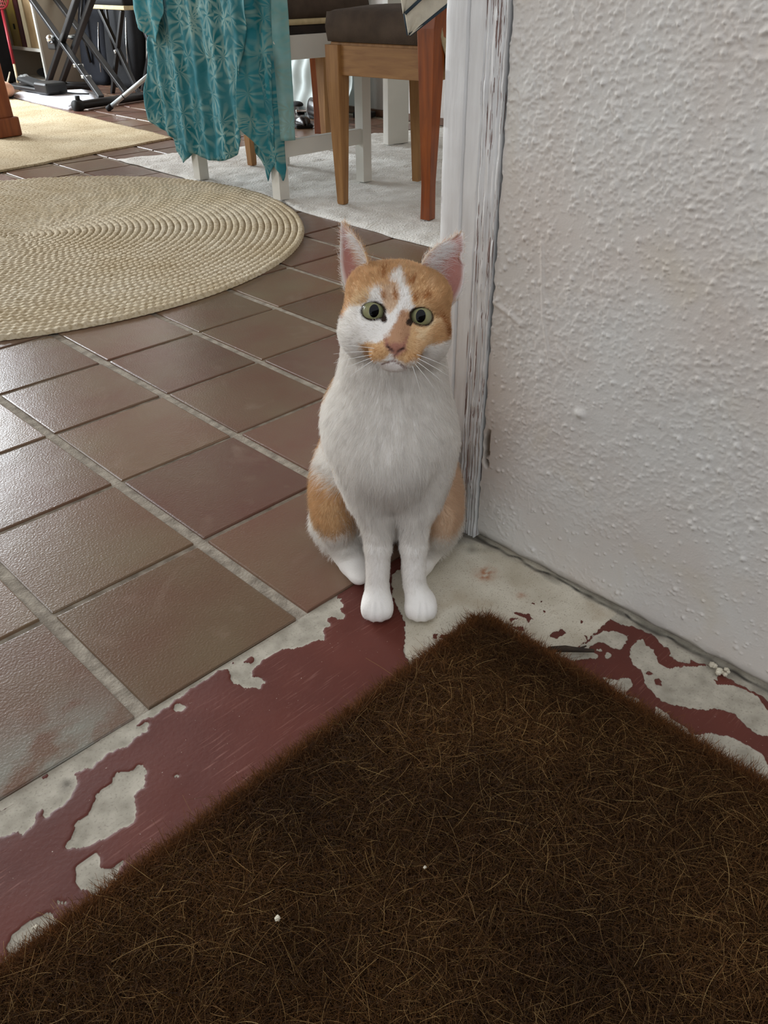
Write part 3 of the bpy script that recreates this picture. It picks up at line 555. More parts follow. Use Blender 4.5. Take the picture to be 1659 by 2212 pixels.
SHAG = mat('white_shag', lin(236,234,227), lin(220,217,209), rough=.95, scale=14, bump=.8, bscale=170, sheen=.3, spec=.1, bdist=.006)
o = slab_grid([(.955,2.525),(.885,.42),(2.30,.46),(2.365,2.10)], .010, lambda P,e: (.008+.0028*vnoise(P,22,2)+.0022*vnoise(P,70,5)+.0016*vnoise(np.c_[P[:,0]*.4,P[:,1]],26,8))*np.clip(.35+e/.02,0,1), 'shag_rug', SHAG, clear=.777)
tag(o,'white short pile rug under the dining chairs','rug')
# ------------------------------------------------------------------ the cat
# cat frame: a across (to the viewer's right), b forward (towards the doormat), z up
def cat():
    root = empty('cat', (-.1788,-.0758,-.0005), math.radians(-45), label='ginger and white cat sitting upright on the threshold beside the door frame', cat='cat')
    X = lambda P: np.stack([P[:,0],-P[:,1],P[:,2]],1)           # cat frame -> root's local axes
    ro,pi_ = math.radians(6.5),math.radians(17)
    Rr = np.array([[math.cos(ro),0,math.sin(ro)],[0,1,0],[-math.sin(ro),0,math.cos(ro)]])
    Rp = np.array([[1,0,0],[0,math.cos(pi_),-math.sin(pi_)],[0,math.sin(pi_),math.cos(pi_)]])
    HR = Rp@Rr; HC = np.array([-.004,.02,.351])-HR@np.array([0,.032,.004])
    toH = lambda P: (P-HC)@HR                                    # world -> head frame
    toW = lambda Q: Q@HR.T+HC
    # --- signed distance field on a grid
    h = .0016; lo = np.array([-.125,-.345,-.006]); hi = np.array([.105,.085,.405])
    n = np.ceil((hi-lo)/h).astype(int)+1; F = np.full(n,.2,np.float32)
    ax = [lo[i]+h*np.arange(n[i]) for i in range(3)]
    def block(c0,c1,pad):
        i0 = np.maximum(((np.array(c0)-pad-lo)/h).astype(int),0); i1 = np.minimum(((np.array(c1)+pad-lo)/h).astype(int)+2,n)
        sl = tuple(slice(a,b) for a,b in zip(i0,i1)); g = np.meshgrid(*[ax[i][sl[i]] for i in range(3)],indexing='ij',sparse=True)
        return sl,g
    def smin(a,b,k): 
        hh = np.maximum(k-np.abs(a-b),0)/k; return np.minimum(a,b)-hh*hh*k*.25
    def smax(a,b,k): return -smin(-a,-b,k)
    def put(sl,d,k,sub=False):
        F[sl] = smax(F[sl],-d,k) if sub else smin(F[sl],d,k)
    def ell(c,r,k=.02,M=None,sub=False):
        """ellipsoid; M: 3x3 whose columns are its axes"""
        c = np.array(c,float); r = np.array(r,float); m = r.max(); sl,g = block(c-m,c+m,.03)
        q = [g[i]-c[i] for i in range(3)]
        if M is not None: q = [q[0]*M[0,i]+q[1]*M[1,i]+q[2]*M[2,i] for i in range(3)]
        k0 = np.sqrt((q[0]/r[0])**2+(q[1]/r[1])**2+(q[2]/r[2])**2)+1e-6; k1 = np.sqrt((q[0]/r[0]**2)**2+(q[1]/r[1]**2)**2+(q[2]/r[2]**2)**2)+1e-6
        put(sl,k0*(k0-1)/k1,k,sub)
    def cone(p,q,r0,r1,k=.02,sub=False):
        p,q = np.array(p,float),np.array(q,float); m = max(r0,r1); sl,g = block(np.minimum(p,q)-m,np.maximum(p,q)+m,.03)
        d = q-p; L2 = d@d; t = np.clip(((g[0]-p[0])*d[0]+(g[1]-p[1])*d[1]+(g[2]-p[2])*d[2])/L2,0,1)
        put(sl,np.sqrt((g[0]-p[0]-t*d[0])**2+(g[1]-p[1]-t*d[1])**2+(g[2]-p[2]-t*d[2])**2)-(r0+(r1-r0)*t),k,sub)
    def path(pts,rs,k=.02,sub=False):
        for (p,q),(a,b) in zip(zip(pts,pts[1:]),zip(rs,rs[1:])): cone(p,q,a,b,k,sub)
    def hell(c,r,k=.012,sub=False,M=None): ell(toW(np.array(c,float)),r,k,HR if M is None else HR@M,sub)
    def hcone(p,q,a,b,k=.012,sub=False): cone(toW(np.array(p,float)),toW(np.array(q,float)),a,b,k,sub)
    # trunk
    ell((-.008,-.037,.198),(.055,.050,.062),.03)
    cone((-.008,-.050,.225),(-.007,-.046,.305),.055,.0475,.03)
    cone((-.018,-.088,.195),(-.018,-.160,.088),.061,.076,.04)
    ell((-.016,-.175,.070),(.074,.060,.068),.03)
    ell((-.072,-.108,.088),(.028,.056,.056),.022); ell((.044,-.108,.084),(.027,.056,.054),.022)        # thighs
    for s,c in ((-1,-.016),(1,-.014)):
        cone((c+s*.062,-.125,.040),(c+s*.040,-.080,.018),.026,.016,.02)
        ell((c+s*.030,-.068,.0145),(.0145,.022,.0135),.012)                                            # hind feet
    cone((-.010,-.034,.165),(-.010,-.012,.190),.030,.026,.03)
    # fore legs
    for sx,px in ((-.0235,-.0250),(.0145,.0225)):
        tx = sx-.006 if sx < 0 else sx+.007; k_ = 1 if sx < 0 else -1
        cone((tx,-.038,.160),(sx-.001*k_,-.030,.120),.0265,.0175,.018)
        path([(sx-.001*k_,-.030,.120),(sx,-.024,.078),(sx-.001*k_,-.018,.034)],[.0178,.0138,.0124],.005)
        ell((px,-.008,.0150),(.0172,.0215,.0148),.013)
        for t,(dx,dy) in enumerate(((-.0112,.0040),(-.0042,.0082),(.0042,.0082),(.0112,.0040))):
            ell((px+dx,dy-.004,.0115),(.0060,.0090,.0100),.0045)
    cone((-.039,-.042,.190),(-.034,-.036,.135),.024,.018,.02); cone((.030,-.042,.190),(.0235,-.036,.135),.024,.018,.02)   # shoulders
    path([(-.012,-.215,.030),(-.004,-.255,.020),(.000,-.300,.016),(-.012,-.325,.015)],[.020,.0165,.015,.012],.02)          # tail, straight back
    for px in (-.0250,.0225):
        for dx in (-.0078,.0002,.0080): path([(px+dx*.8,.0050,.0270),(px+dx,.0130,.0205),(px+dx*1.08,.0155,.0100),(px+dx*1.1,.0150,.0030)],[.0012,.0017,.0019,.0019],.0024,True)
    # head
    hell((0,-.008,.010),(.0405,.042,.0350),.012)
    hell((0,.0,.026),(.026,.030,.016),.014)
    for s in (-1,1): hell((s*.024,.002,.020),(.0205,.028,.0195),.012)
    for s in (-1,1):
        hell((s*.0255,.006,-.010),(.0215,.026,.0225),.014)
        hell((s*.030,-.006,-.020),(.0165,.024,.018),.014)
        hell((s*.0200,.0265,.0160),(.0135,.0085,.0062),.008)
        hell((s*.0200,.0300,-.0075),(.0120,.0065,.0050),.008)
        hell((.0014+s*.0095,.0392,-.0302),(.0118,.0108,.0092),.007)
    hcone((0,.022,.020),(.0013,.0432,-.0175),.0135,.0092,.012)
    hell((.0014,.0460,-.0222),(.0080,.0050,.0052),.006)
    hell((.0014,.0325,-.0385),(.0098,.0098,.0056),.008)
    for s in (-1,1): hell((.0008+s*.0150,.0305,-.0165),(.0120,.0085,.0110),.010)
    # mouth, chin line and nostrils pressed in
    for s in (-1,1):
        hcone((.0014,.0500,-.0328),(.0014+s*.0050,.047,-.0354),.0008,.0007,.0016,True); hcone((.0014+s*.0050,.047,-.0354),(.0014+s*.0105,.0420,-.0374),.0007,.0005,.0016,True)
        hcone((.0014+s*.0026,.0520,-.0250),(.0014+s*.0066,.0500,-.0222),.0011,.0008,.0015,True)
    hcone((.0014,.0515,-.0280),(.0014,.0500,-.0335),.0009,.0009,.0015,True)
    # eye openings
    EY = []
    for s in (-1,1):
        c = np.array([s*.0202,.0300,.0040]); tl = math.radians(-9*s)
        M = np.array([[math.cos(tl),0,-math.sin(tl)],[0,1,0],[math.sin(tl),0,math.cos(tl)]]); EY.append((s,c,tl))
        hell(c+np.array([0,.004,0]),(.0088,.020,.0062),.0014,True,M)
        hcone(c+np.array([-s*.0070,.004,-.0030]),c+np.array([-s*.0105,.008,-.0062]),.0018,.0009,.0015,True)
    # ears: hollow in the head under them is not needed, they are shells of their own
    # --- surface nets
    s = F < 0; cs = np.zeros(tuple(n-1),np.int8)
    for a in (0,1):
        for b in (0,1):
            for c in (0,1): cs += s[a:n[0]-1+a,b:n[1]-1+b,c:n[2]-1+c]
    act = np.argwhere((cs > 0)&(cs < 8)); idx = np.full(tuple(n-1),-1,np.int32); idx[tuple(act.T)] = np.arange(len(act))
    acc = np.zeros((len(act),3)); cnt = np.zeros(len(act)); cor = [(a,b,c) for a in (0,1) for b in (0,1) for c in (0,1)]
    for i,p in enumerate(cor):
        for q in cor[i+1:]:
            if sum(abs(x-y) for x,y in zip(p,q)) != 1: continue
            f0 = F[tuple((act+p).T)]; f1 = F[tuple((act+q).T)]; m = (f0 < 0) != (f1 < 0); t = (f0/np.where(m,f0-f1,1))[:,None]
            acc += np.where(m[:,None],np.array(p)+t*(np.array(q)-np.array(p)),0); cnt += m
    V = lo+h*(act+acc/cnt[:,None]); Q = []
    for axn in range(3):
        u,v = (axn+1)%3,(axn+2)%3; e = [slice(None)]*3; e2 = [slice(None)]*3; e[axn] = slice(0,-1); e2[axn] = slice(1,None)
        a = s[tuple(e)]; b = s[tuple(e2)]; ch = np.argwhere(a != b); ch = ch[(ch[:,u] > 0)&(ch[:,v] > 0)&(ch[:,u] < n[u]-1)&(ch[:,v] < n[v]-1)]
        du = np.zeros(3,int); du[u] = 1; dv = np.zeros(3,int); dv[v] = 1
        q = np.stack([idx[tuple((ch-du-dv).T)],idx[tuple((ch-dv).T)],idx[tuple(ch.T)],idx[tuple((ch-du).T)]],1)
        fl = a[tuple(ch.T)]; Q.append(np.where(fl[:,None],q,q[:,::-1]))
    Q = np.concatenate(Q); Q = Q[(Q >= 0).all(1)]
    V[:,2] = np.maximum(V[:,2],.0006)
    # gradient normals
    def normals(P):
        g = np.gradient
        I = np.clip(((P-lo)/h).astype(int),1,n-2); out = np.zeros_like(P)
        for k in range(3):
            d = np.zeros(3,int); d[k] = 1; out[:,k] = F[tuple((I+d).T)]-F[tuple((I-d).T)]
        return out/(np.linalg.norm(out,axis=1,keepdims=True)+1e-9)
    NV = normals(V)
    # --- coat colours (pigment only)
    C = {k:np.array(lin(*v)[:3]) for k,v in dict(white=(238,233,226),orange=(212,172,126),pale=(226,196,158),dark=(164,108,62),cream=(224,196,156),nose=(164,114,96),bridge=(182,140,108),pink=(206,152,140),lid=(52,38,30),mouth=(136,98,88),grey=(200,158,112)).items()}
    def coat(P, jit=0.0, rg=None):
        if jit: P = P+rg.normal(0,1,P.shape)*np.where(P[:,2:3] > .285,jit,.0055)
        q = toH(P); col = np.tile(C['white'],(len(P),1)); face = (q[:,2] > -.052)&(np.abs(q[:,0]) < .075)&(P[:,2] > .28)
        # trunk: ginger saddle, thighs and tail
        sd_ = np.clip((np.abs(P[:,0]+.014)-.036)/.012,0,1)*(P[:,2] < .17)
        og = (P[:,1] < -.072+.045*sd_+.012*vnoise(P,40,2))&(P[:,2] > .068+.012*vnoise(P,50,3))
        og &= ~((P[:,0] < -.03)&(np.abs(P[:,2]-.148) < .020+.006*vnoise(P,60,5))&(P[:,1] > -.125))
        st = vnoise(np.c_[P[:,0]*.4,P[:,1],P[:,2]*1.6],55,6)
        oc = C['orange']*(1-.22*np.clip((st[:,None]-.05)*5,0,1)); pk = np.clip((P[:,0]-.01)/.03,0,1)[:,None]*.85; oc = oc*(1-pk)+np.array(lin(224,196,168)[:3])*pk
        col[og] = oc[og]
        col[(P[:,1] < -.20)&(P[:,2] < .06)] = C['orange']
        pt = q[:,[0,2]]*1000; pt = pt+np.stack([vnoise(P,170,8),vnoise(P,170,9)],1)*1.3
        fr = face&(q[:,1] > -.012); hb = face&~fr
        col[hb] = np.where((q[hb][:,2:3] > -.022),C['orange'],C['white'])
        cf = np.tile(C['orange'],(len(P),1)); tab = vnoise(np.c_[q[:,0]*2.2,q[:,1],q[:,2]*.7],95,4); cf = np.where((tab > .25)[:,None],C['orange']*.9+C['dark']*.1,cf); cf = np.where((tab < -.25)[:,None],C['orange']*.7+C['pale']*.3,cf)
        for k,cc in (('W',C['white']),('G',C['grey']*.75+C['white']*.25),('C',C['cream']),('B',C['bridge']),('O',C['orange']*.95),('D',C['dark']),('N',C['nose'])):
            for po in FACE[k]: cf[inpoly(pt,po)] = cc
        cf[(q[:,2] < -.0350)&(np.abs(q[:,0]-.0014) < .012)&(q[:,1] > .02)] = C['white']*.92+C['pink']*.08
        pads = (q[:,1] > .03)&(q[:,2] < -.0240)&(q[:,2] > -.037)&(np.abs(q[:,0]-.0014) > .005)&(np.sin(q[:,2]*2300) > .25)
        cf[pads] = cf[pads]*np.array([.70,.58,.46])
        col[fr] = cf[fr]
        return col
    def ring(q):
        r = np.full(len(q),9.)
        for s_,c,tl in EY:
            x,z = q[:,0]-c[0],q[:,2]-c[2]; xr = x*math.cos(tl)+z*math.sin(tl); zr = -x*math.sin(tl)+z*math.cos(tl)
            e = np.hypot(xr/.0090,zr/.0065); td = np.hypot(x+s_*.0095,z+.0052)/.0028
            r = np.where(q[:,1] > .0,np.minimum(r,np.minimum(e,td*1.12)),r)
        return r
    def marks(P,col):
        q = toH(P); f = q[:,1] > .0
        e = ring(q); k = np.clip((1.28-e)/.12,0,1)*f; col = col*(1-k[:,None])+C['lid']*k[:,None]
        def seg(p,q_,w,cc,col):
            p,q_ = np.array(p),np.array(q_); t = np.clip(((pt-p)@(q_-p))/((q_-p)@(q_-p)),0,1); d = np.linalg.norm(pt-p-t[:,None]*(q_-p),axis=1); k = (np.clip(1.5-d/w,0,1)*(q[:,1] > .03))[:,None]; return col*(1-k)+cc*k
        pt = q[:,[0,2]]*1000
        for s_ in (-1,1):
            col = seg((1.4,-32.8),(1.4+s_*5,-35.4),.55,C['mouth'],col); col = seg((1.4+s_*5,-35.4),(1.4+s_*10,-37.4),.5,C['mouth'],col); col = seg((1.4+s_*2.2,-25.4),(1.4+s_*6.8,-21.4),1.1,C['mouth']*.55,col)
        return seg((1.4,-28.0),(1.4,-33.5),.6,C['mouth'],col)
    rj = np.random.default_rng(2); base = marks(V,sum(coat(V,.0008,rj) for _ in range(5))/5)
    me = npmesh('body', X(V), Q)
    cattr(me,'coat',base)
    m,t,b = nt('cat_coat'); at = N(t,'ShaderNodeAttribute',attribute_name='coat'); L(t,at.outputs['Color'],b.inputs['Base Color'])
    b.inputs['Roughness'].default_value=.75; b.inputs['Specular IOR Level'].default_value=.15; b.inputs['Sheen Weight'].default_value=.0
    nb = N(t,'ShaderNodeTexNoise',Scale=700.,Detail=2.); tc = N(t,'ShaderNodeTexCoord'); L(t,tc.outputs['Object'],nb.inputs['Vector'])
    bp = N(t,'ShaderNodeBump',Strength=.3,Distance=.0006); L(t,nb.outputs[0],bp.inputs['Height']); L(t,bp.outputs[0],b.inputs['Normal'])
    body = link('body', me, m, root)
    # make sure faces look outwards
    bm = bmesh.new(); bm.from_mesh(me); vol = bm.calc_volume(signed=True)
    if vol < 0: bmesh.ops.reverse_faces(bm,faces=bm.faces); bm.to_mesh(me)
    bm.free(); me.shade_smooth()
    # --- fur
    rg = np.random.default_rng(11)
    T = np.concatenate([Q[:,[0,1,2]],Q[:,[0,2,3]]]); A_ = V[T]; ar = np.linalg.norm(np.cross(A_[:,1]-A_[:,0],A_[:,2]-A_[:,0]),axis=1)
    cen = A_.mean(1); nn = NV[T].mean(1); qh = toH(cen); hd = (qh[:,2] > -.045)&(cen[:,2] > .285)
    wgt = ar*np.where(hd,2.2,1.0)*np.where(cen[:,1] > -.06,1.25,1.0)*(cen[:,2] > .002)
    # drop hidden back and underside density a little
    facing = (nn@np.array([0,.75,.65])); wgt = wgt*np.where(facing > -.35,1,.35)
    NS = 210000; ti = rg.choice(len(T),NS,p=wgt/wgt.sum()); u,v = rg.random(NS),rg.random(NS); fl = u+v > 1; u[fl],v[fl] = 1-u[fl],1-v[fl]
    tri = A_[ti]; P = tri[:,0]*(1-u-v)[:,None]+tri[:,1]*u[:,None]+tri[:,2]*v[:,None]; nr = normals(P); q = toH(P); head = (q[:,2] > -.045)&(P[:,2] > .285)
    # growth direction
    nose = toW(np.array([.0014,.050,-.016])); dh = P-nose; dh /= np.linalg.norm(dh,axis=1,keepdims=True)
    body_d = np.tile(np.array([0,-.25,-1.]),(NS,1)); body_d[:,0] = np.where(P[:,2] > .13,(P[:,0]+.008)*3.5,0)
    thigh = (P[:,1] < -.06)&(P[:,2] < .15); body_d[thigh] = np.array([0,-.5,-.9]); body_d[thigh,0] = np.sign(P[thigh,0]+.015)*.35
    paw = (P[:,2] < .030)&(P[:,1] > -.04); body_d[paw] = np.array([0,.7,-.5])
    blend = np.clip((q[:,2]+.050)/.02,0,1)[:,None]*(P[:,2] > .27)[:,None]
    g = dh*blend+body_d*(1-blend); g -= nr*(g*nr).sum(1,keepdims=True); g /= np.linalg.norm(g,axis=1,keepdims=True)+1e-9
    dn = np.linalg.norm(q-np.array([0,.048,-.015]),axis=1)
    lf = np.clip(.0022+.075*(dn-.010),.0021,.0064)
    lb = np.full(NS,.0085); lb = np.where(P[:,2] < .125,.0062,lb); lb = np.where((P[:,2] < .08)&(P[:,1] > -.045),.0042,lb); lb = np.where(P[:,2] < .032,.0019,lb)
    lb = np.where(thigh&(P[:,2] > .03),.0125,lb); lb = np.where(thigh&(P[:,2] > .025)&(P[:,1] < -.08),.014,lb)
    lb = np.where((np.abs(P[:,0]+.01) < .035)&(P[:,2] > .10)&(P[:,2] < .22)&(P[:,1] > -.03),.0125,lb)
    lb = np.where((P[:,2] > .22)&(P[:,1] > -.05),.0105,lb)
    ln = np.where(head,lf,lb)*rg.uniform(.7,1.25,NS)
    e = ring(q); nl = np.zeros(NS,bool)
    for po in FACE['N']: nl |= inpoly(q[:,[0,2]]*1000,[(1.5+(x-1.5)*.72,-24+(y+24)*.72) for x,y in po])
    nl &= (q[:,1] > .040)&(q[:,2] < -.0205)
    groove = np.zeros(NS,bool)
    for px in (-.0250,.0225):
        for dx in (-.0078,.0002,.0080): groove |= (np.abs(P[:,0]-px-dx*1.05) < .0008)&(P[:,1] > .006)&(P[:,2] < .025)
    keep = ~((q[:,1] > .0)&head&(e < 1.23))&~(nl&head)&~groove
    P,nr,g,ln,q,head = P[keep],nr[keep],g[keep],ln[keep],q[keep],head[keep]; n_ = len(P)
    rough = rg.normal(0,1,(n_,3)); rough -= nr*(rough*nr).sum(1,keepdims=True)
    clump = np.stack([vnoise(P,130,21),vnoise(P,130,22),vnoise(P,130,23)],1)
    clump -= nr*(clump*nr).sum(1,keepdims=True); d = g+rough*.20+clump*.28; d /= np.linalg.norm(d,axis=1,keepdims=True)
    lift = (np.where(head,.30,.38)+.15*rg.normal(0,1,n_))[:,None]
    sg = np.linspace(0,1,4)[None,:,None]
    pts = (P-nr*.0004)[:,None,:]+ln[:,None,None]*(d[:,None,:]*sg+nr[:,None,:]*(lift[:,None,:]*1.15*sg-lift[:,None,:]*.55*sg*sg))
    pts[:,:,2] = np.maximum(pts[:,:,2],.0008)
    col = marks(P,np.where(head[:,None],coat(P,.0010,rg),coat(P,.0040,rg)))*(1+.13*vnoise(P,620,31)+.07*vnoise(P,260,32))[:,None]*rg.uniform(.86,1.08,(n_,1)); col = np.clip(col,0,.92)
    FUR = fibre_mat('cat_fur',rough=.6,trans=.30,spec=.10)
    strands('fur', X(pts.reshape(-1,3)).reshape(pts.shape), col, .000085*rg.uniform(.8,1.25,n_), FUR, body, taper=.30)
    # --- eyes
    iris = nt('eye'); mm,tt,bb = iris; tc = N(tt,'ShaderNodeTexCoord'); mp = N(tt,'ShaderNodeMapping'); L(tt,tc.outputs['Object'],mp.inputs[0]); mp.inputs['Scale'].default_value=(1,0,1)
    ln_ = N(tt,'ShaderNodeVectorMath',operation='LENGTH'); L(tt,mp.outputs[0],ln_.inputs[0])
    rmp = N(tt,'ShaderNodeValToRGB'); mr = N(tt,'ShaderNodeMapRange'); mr.inputs['From Max'].default_value=.0115; L(tt,ln_.outputs['Value'],mr.inputs['Value']); L(tt,mr.outputs[0],rmp.inputs[0])
    el = rmp.color_ramp.elements; el[0].position=.2; el[0].color=lin(128,124,84); el[1].position=.86; el[1].color=lin(40,34,24)
    x_ = el.new(.45); x_.color=lin(152,150,108); x_ = el.new(.72); x_.color=lin(140,138,100)
    nz = N(tt,'ShaderNodeTexNoise',Scale=900.,Detail=2.); L(tt,tc.outputs['Object'],nz.inputs['Vector'])
    mxx = N(tt,'ShaderNodeMix',data_type='RGBA',blend_type='MULTIPLY'); mxx.inputs['Factor'].default_value=.35; L(tt,rmp.outputs[0],mxx.inputs['A']); L(tt,nz.outputs[1],mxx.inputs['B']); L(tt,mxx.outputs['Result'],bb.inputs['Base Color'])
    bb.inputs['Roughness'].default_value=.06; bb.inputs['Coat Weight'].default_value=.3; bb.inputs['Coat Roughness'].default_value=.02
    PUP = mat('pupil', (.001,.001,.0015,1), rough=.06, spec=.14)
    for s_,c,tl in EY:
        c0 = toW(c+np.array([-s_*.0004,-.0038,-.0002])); R_ = .0108
        ob = B(); bmesh.ops.create_uvsphere(ob.b,u_segments=32,v_segments=20,radius=R_); eye = ob.put('eye', mm, root, True)
        D3 = Matrix(((1,0,0),(0,-1,0),(0,0,1)))
        Hm = D3 @ Matrix(HR.tolist()) @ D3                                # head rotation in root axes
        eye.matrix_local = Matrix.Translation(X(c0[None])[0].tolist()) @ Hm.to_4x4()
        # pupil: a thin oval cap on the front (-y in root axes), looking at the viewer
        V2=[(0,0)]; pv = []; pf = []; dxp = -.0003*s_
        for r_ in (0,.35,.7,1):
            for k in range(20):
                ex,ez = .0041*r_*math.cos(k*math.pi/10)+dxp,.0054*r_*math.sin(k*math.pi/10)+.0006
                pv.append((ex,-math.sqrt((R_+.00012)**2-ex*ex-ez*ez),ez))
        for a_ in range(3):
            for k in range(20): pf.append((a_*20+k,a_*20+(k+1)%20,(a_+1)*20+(k+1)%20,(a_+1)*20+k))
        pyd('pupil', pv, pf, PUP, eye, True)
    # --- ears: curved shells; front is the hollow side
    def ear(bi,bo,tip,depth,out,seed,notch=False,turned=False):
        bi,bo,tip = [np.array(v,float) for v in (bi,bo,tip)]; nu,nv = 23,27; V=[];colr=[]
        nrm = np.cross(bo-bi,tip-bi); nrm /= np.linalg.norm(nrm)
        if nrm@np.array(out) < 0: nrm = -nrm                      # nrm points to the hollow side
        up = tip-(bi+bo)/2
        U,W = np.meshgrid(np.linspace(0,1,nu),np.linspace(0,1,nv),indexing='ij')
        width = (1-W**1.9)**.9; mid = (bi+bo)/2
        side = bo-bi; c_ = (U-.5)*width*(1+.22*np.sin(np.pi*np.clip(W*1.2,0,1)))
        if notch: c_ = np.where((U > .82)&(np.abs(W-.70) < .055),c_*.74,c_)
        Pp = mid+W[...,None]*up+c_[...,None]*side-nrm*(depth*np.sin(np.pi*U)*(1-W)**.8*(1-.0*W))[...,None]
        Pp = Pp+nrm*(.004*W*(1-W))[...,None]
        front = Pp.reshape(-1,3); nF = len(front); back = front-nrm*(.0016*(1-.55*W)).reshape(-1,1)
        Vh = np.r_[front,back]; G = grid(nu,nv); I = np.arange(nF).reshape(nu,nv); rim = np.r_[I[:,0],I[-1,1:],I[-2::-1,-1],I[0,-2:0:-1]]; k = np.arange(len(rim)); k2 = (k+1)%len(rim)
        Qe = np.r_[G,G[:,::-1]+nF,np.stack([rim[k],rim[k2],rim[k2]+nF,rim[k]+nF],1)]
        u_,w_ = U.ravel(),W.ravel(); edge = np.minimum(np.minimum(u_,1-u_)*width.ravel()*2.2,1-w_)
        pinkc = C['pink']*(1-.35*np.clip((u_-.4)*2,0,1))[:,None]*np.array([1,.92,.92]); kk = np.clip(edge/.16,0,1)[:,None]
        cf = pinkc*kk+(C['white']*.95)*(1-kk); cin = np.clip((.35-u_)/.3,0,1)[:,None]*.5 if not turned else np.clip((.75-u_)/.25,0,1)[:,None]*.9; cf = cf*(1-cin)+C['pale']*cin
        cb = np.tile(C['orange'],(nF,1)); 
        me = npmesh('ear', X(toW(Vh)), Qe); bm = bmesh.new(); bm.from_mesh(me); bmesh.ops.recalc_face_normals(bm,faces=bm.faces); bm.to_mesh(me); bm.free(); me.shade_smooth()
        cattr(me,'coat',np.r_[cf,cb]); ob = link('ear', me, m, root)
        # ear hair: fringe on the inner margin, fuzz on the rim and back
        r2 = np.random.default_rng(seed); pts=[];cl=[]
        def add(nh,usel,wsel,dirf,lng,cc,backs=False):
            for _ in range(nh):
                uu,ww = usel(),wsel(); i,j = int(uu*(nu-1)+.5),int(ww*(nv-1)+.5); p0 = (back if backs else front)[i*nv+j]+r2.normal(0,.0007,3)
                dd = dirf(uu,ww)+r2.normal(0,.22,3); dd /= np.linalg.norm(dd); l_ = lng*r2.uniform(.5,1.2); bend = r2.normal(0,.25,3)
                pts.append([p0+l_*(dd*x+bend*x*x) for x in (0,.33,.67,1)]); cl.append(cc*r2.uniform(.85,1.05))
        sd = side/np.linalg.norm(side); upn = up/np.linalg.norm(up)
        add(520,lambda:r2.uniform(0,.30),lambda:r2.uniform(.02,.70),lambda u,w:sd*.75+nrm*(.2 if turned else .5)+upn*.55,.012 if turned else .016,np.array([.92,.90,.88]))
        add(160,lambda:r2.uniform(.3,.6),lambda:r2.uniform(.0,.3),lambda u,w:sd*.3+nrm*.4+upn*.8,.011,C['white']*.96)
        add(260,lambda:r2.choice([0.,1.]),lambda:r2.uniform(0,1),lambda u,w:(sd if u > .5 else -sd)*.5+upn*.8+nrm*.2,.0035,C['white']*.97)
        add(900,lambda:r2.uniform(0,1),lambda:r2.uniform(0,.95),lambda u,w:upn*.9-nrm*.35,.0045,C['orange'],True)
        add(500,lambda:r2.uniform(0,1),lambda:r2.uniform(0,.9),lambda u,w:upn*.9+nrm*.3,.0030,C['pink']*1.05)
        add(300,lambda:r2.uniform(0,1),lambda:r2.uniform(0,.08),lambda u,w:upn*.8+nrm*.5,.006,C['pale'])
        pts = np.array(pts); strands('ear_fur', X(toW(pts.reshape(-1,3))).reshape(pts.shape), np.array(cl), np.full(len(pts),.00009), FUR, ob, taper=.3)
    ear((.0150,.002,.036),(.0480,-.010,.014),(.0490,-.010,.0760),.012,(-.15,1,.1),5,True)
    ear((-.0275,.009,.034),(-.0440,-.022,.012),(-.0560,-.010,.0735),.016,(-.95,.3,.1),6,False,True)
    # --- whiskers
    WH = mat('whisker', lin(240,238,232), rough=.35)
    for s_,rows in ((-1,((-.0215,.034,.10),(-.0235,.037,-.05),(-.0255,.037,-.20),(-.0270,.034,-.38),(-.0285,.030,-.62))),(1,((-.0215,.034,-.16),(-.0235,.040,-.30),(-.0255,.040,-.46),(-.0270,.034,-.70),(-.0285,.028,-1.1)))):
        for z,l_,el_ in rows:
            p0 = np.array([.0014+s_*.0140,.0440,z-.0042]); dd = np.array([s_*math.cos(el_),.25,math.sin(el_)]); pp = [toW(p0+l_*(dd*x+np.array([0,-.35,-.12])*x*x)) for x in np.linspace(0,1,7)]
            ob = B().tube([X(p_[None])[0] for p_ in pp],[.00028*(1-.75*x) for x in np.linspace(0,1,7)],n=5).put('whisker', WH, root, True)
    return root
cat()
# ------------------------------------------------------------------ dining furniture
PINE = mat('pine', lin(134,93,52), lin(166,123,75), rough=.45, scale=5, bump=.1, bscale=60, stretch=(14,14,1.2), detail=5, dist=.6, spec=.4, lo=.3, hi=.7)
ORANGE = mat('orange_varnish', lin(112,52,18), lin(150,76,26), rough=.28, scale=5, stretch=(14,14,1.2), detail=5, dist=.6, spec=.5, coat=.3, lo=.3, hi=.7)
PINE_H = mat('pine_rail', lin(130,90,50), lin(160,118,70), rough=.45, scale=5, bump=.1, bscale=60, stretch=(1.6,1.6,14), detail=5, dist=.6, spec=.4, lo=.3, hi=.7)
CUSH = mat('brown_cushion', lin(74,64,56), lin(88,76,66), rough=.9, scale=20, bump=.4, bscale=350, spec=.15)
LACQ = mat('white_lacquer', lin(224,222,214), lin(212,210,202), rough=.4, scale=4)
DARK = mat('dark_fabric', lin(34,28,24), lin(46,38,32), rough=.9, scale=20)
BOARD = mat('pale_piping', lin(206,190,150), lin(180,164,126), rough=.8, scale=30)

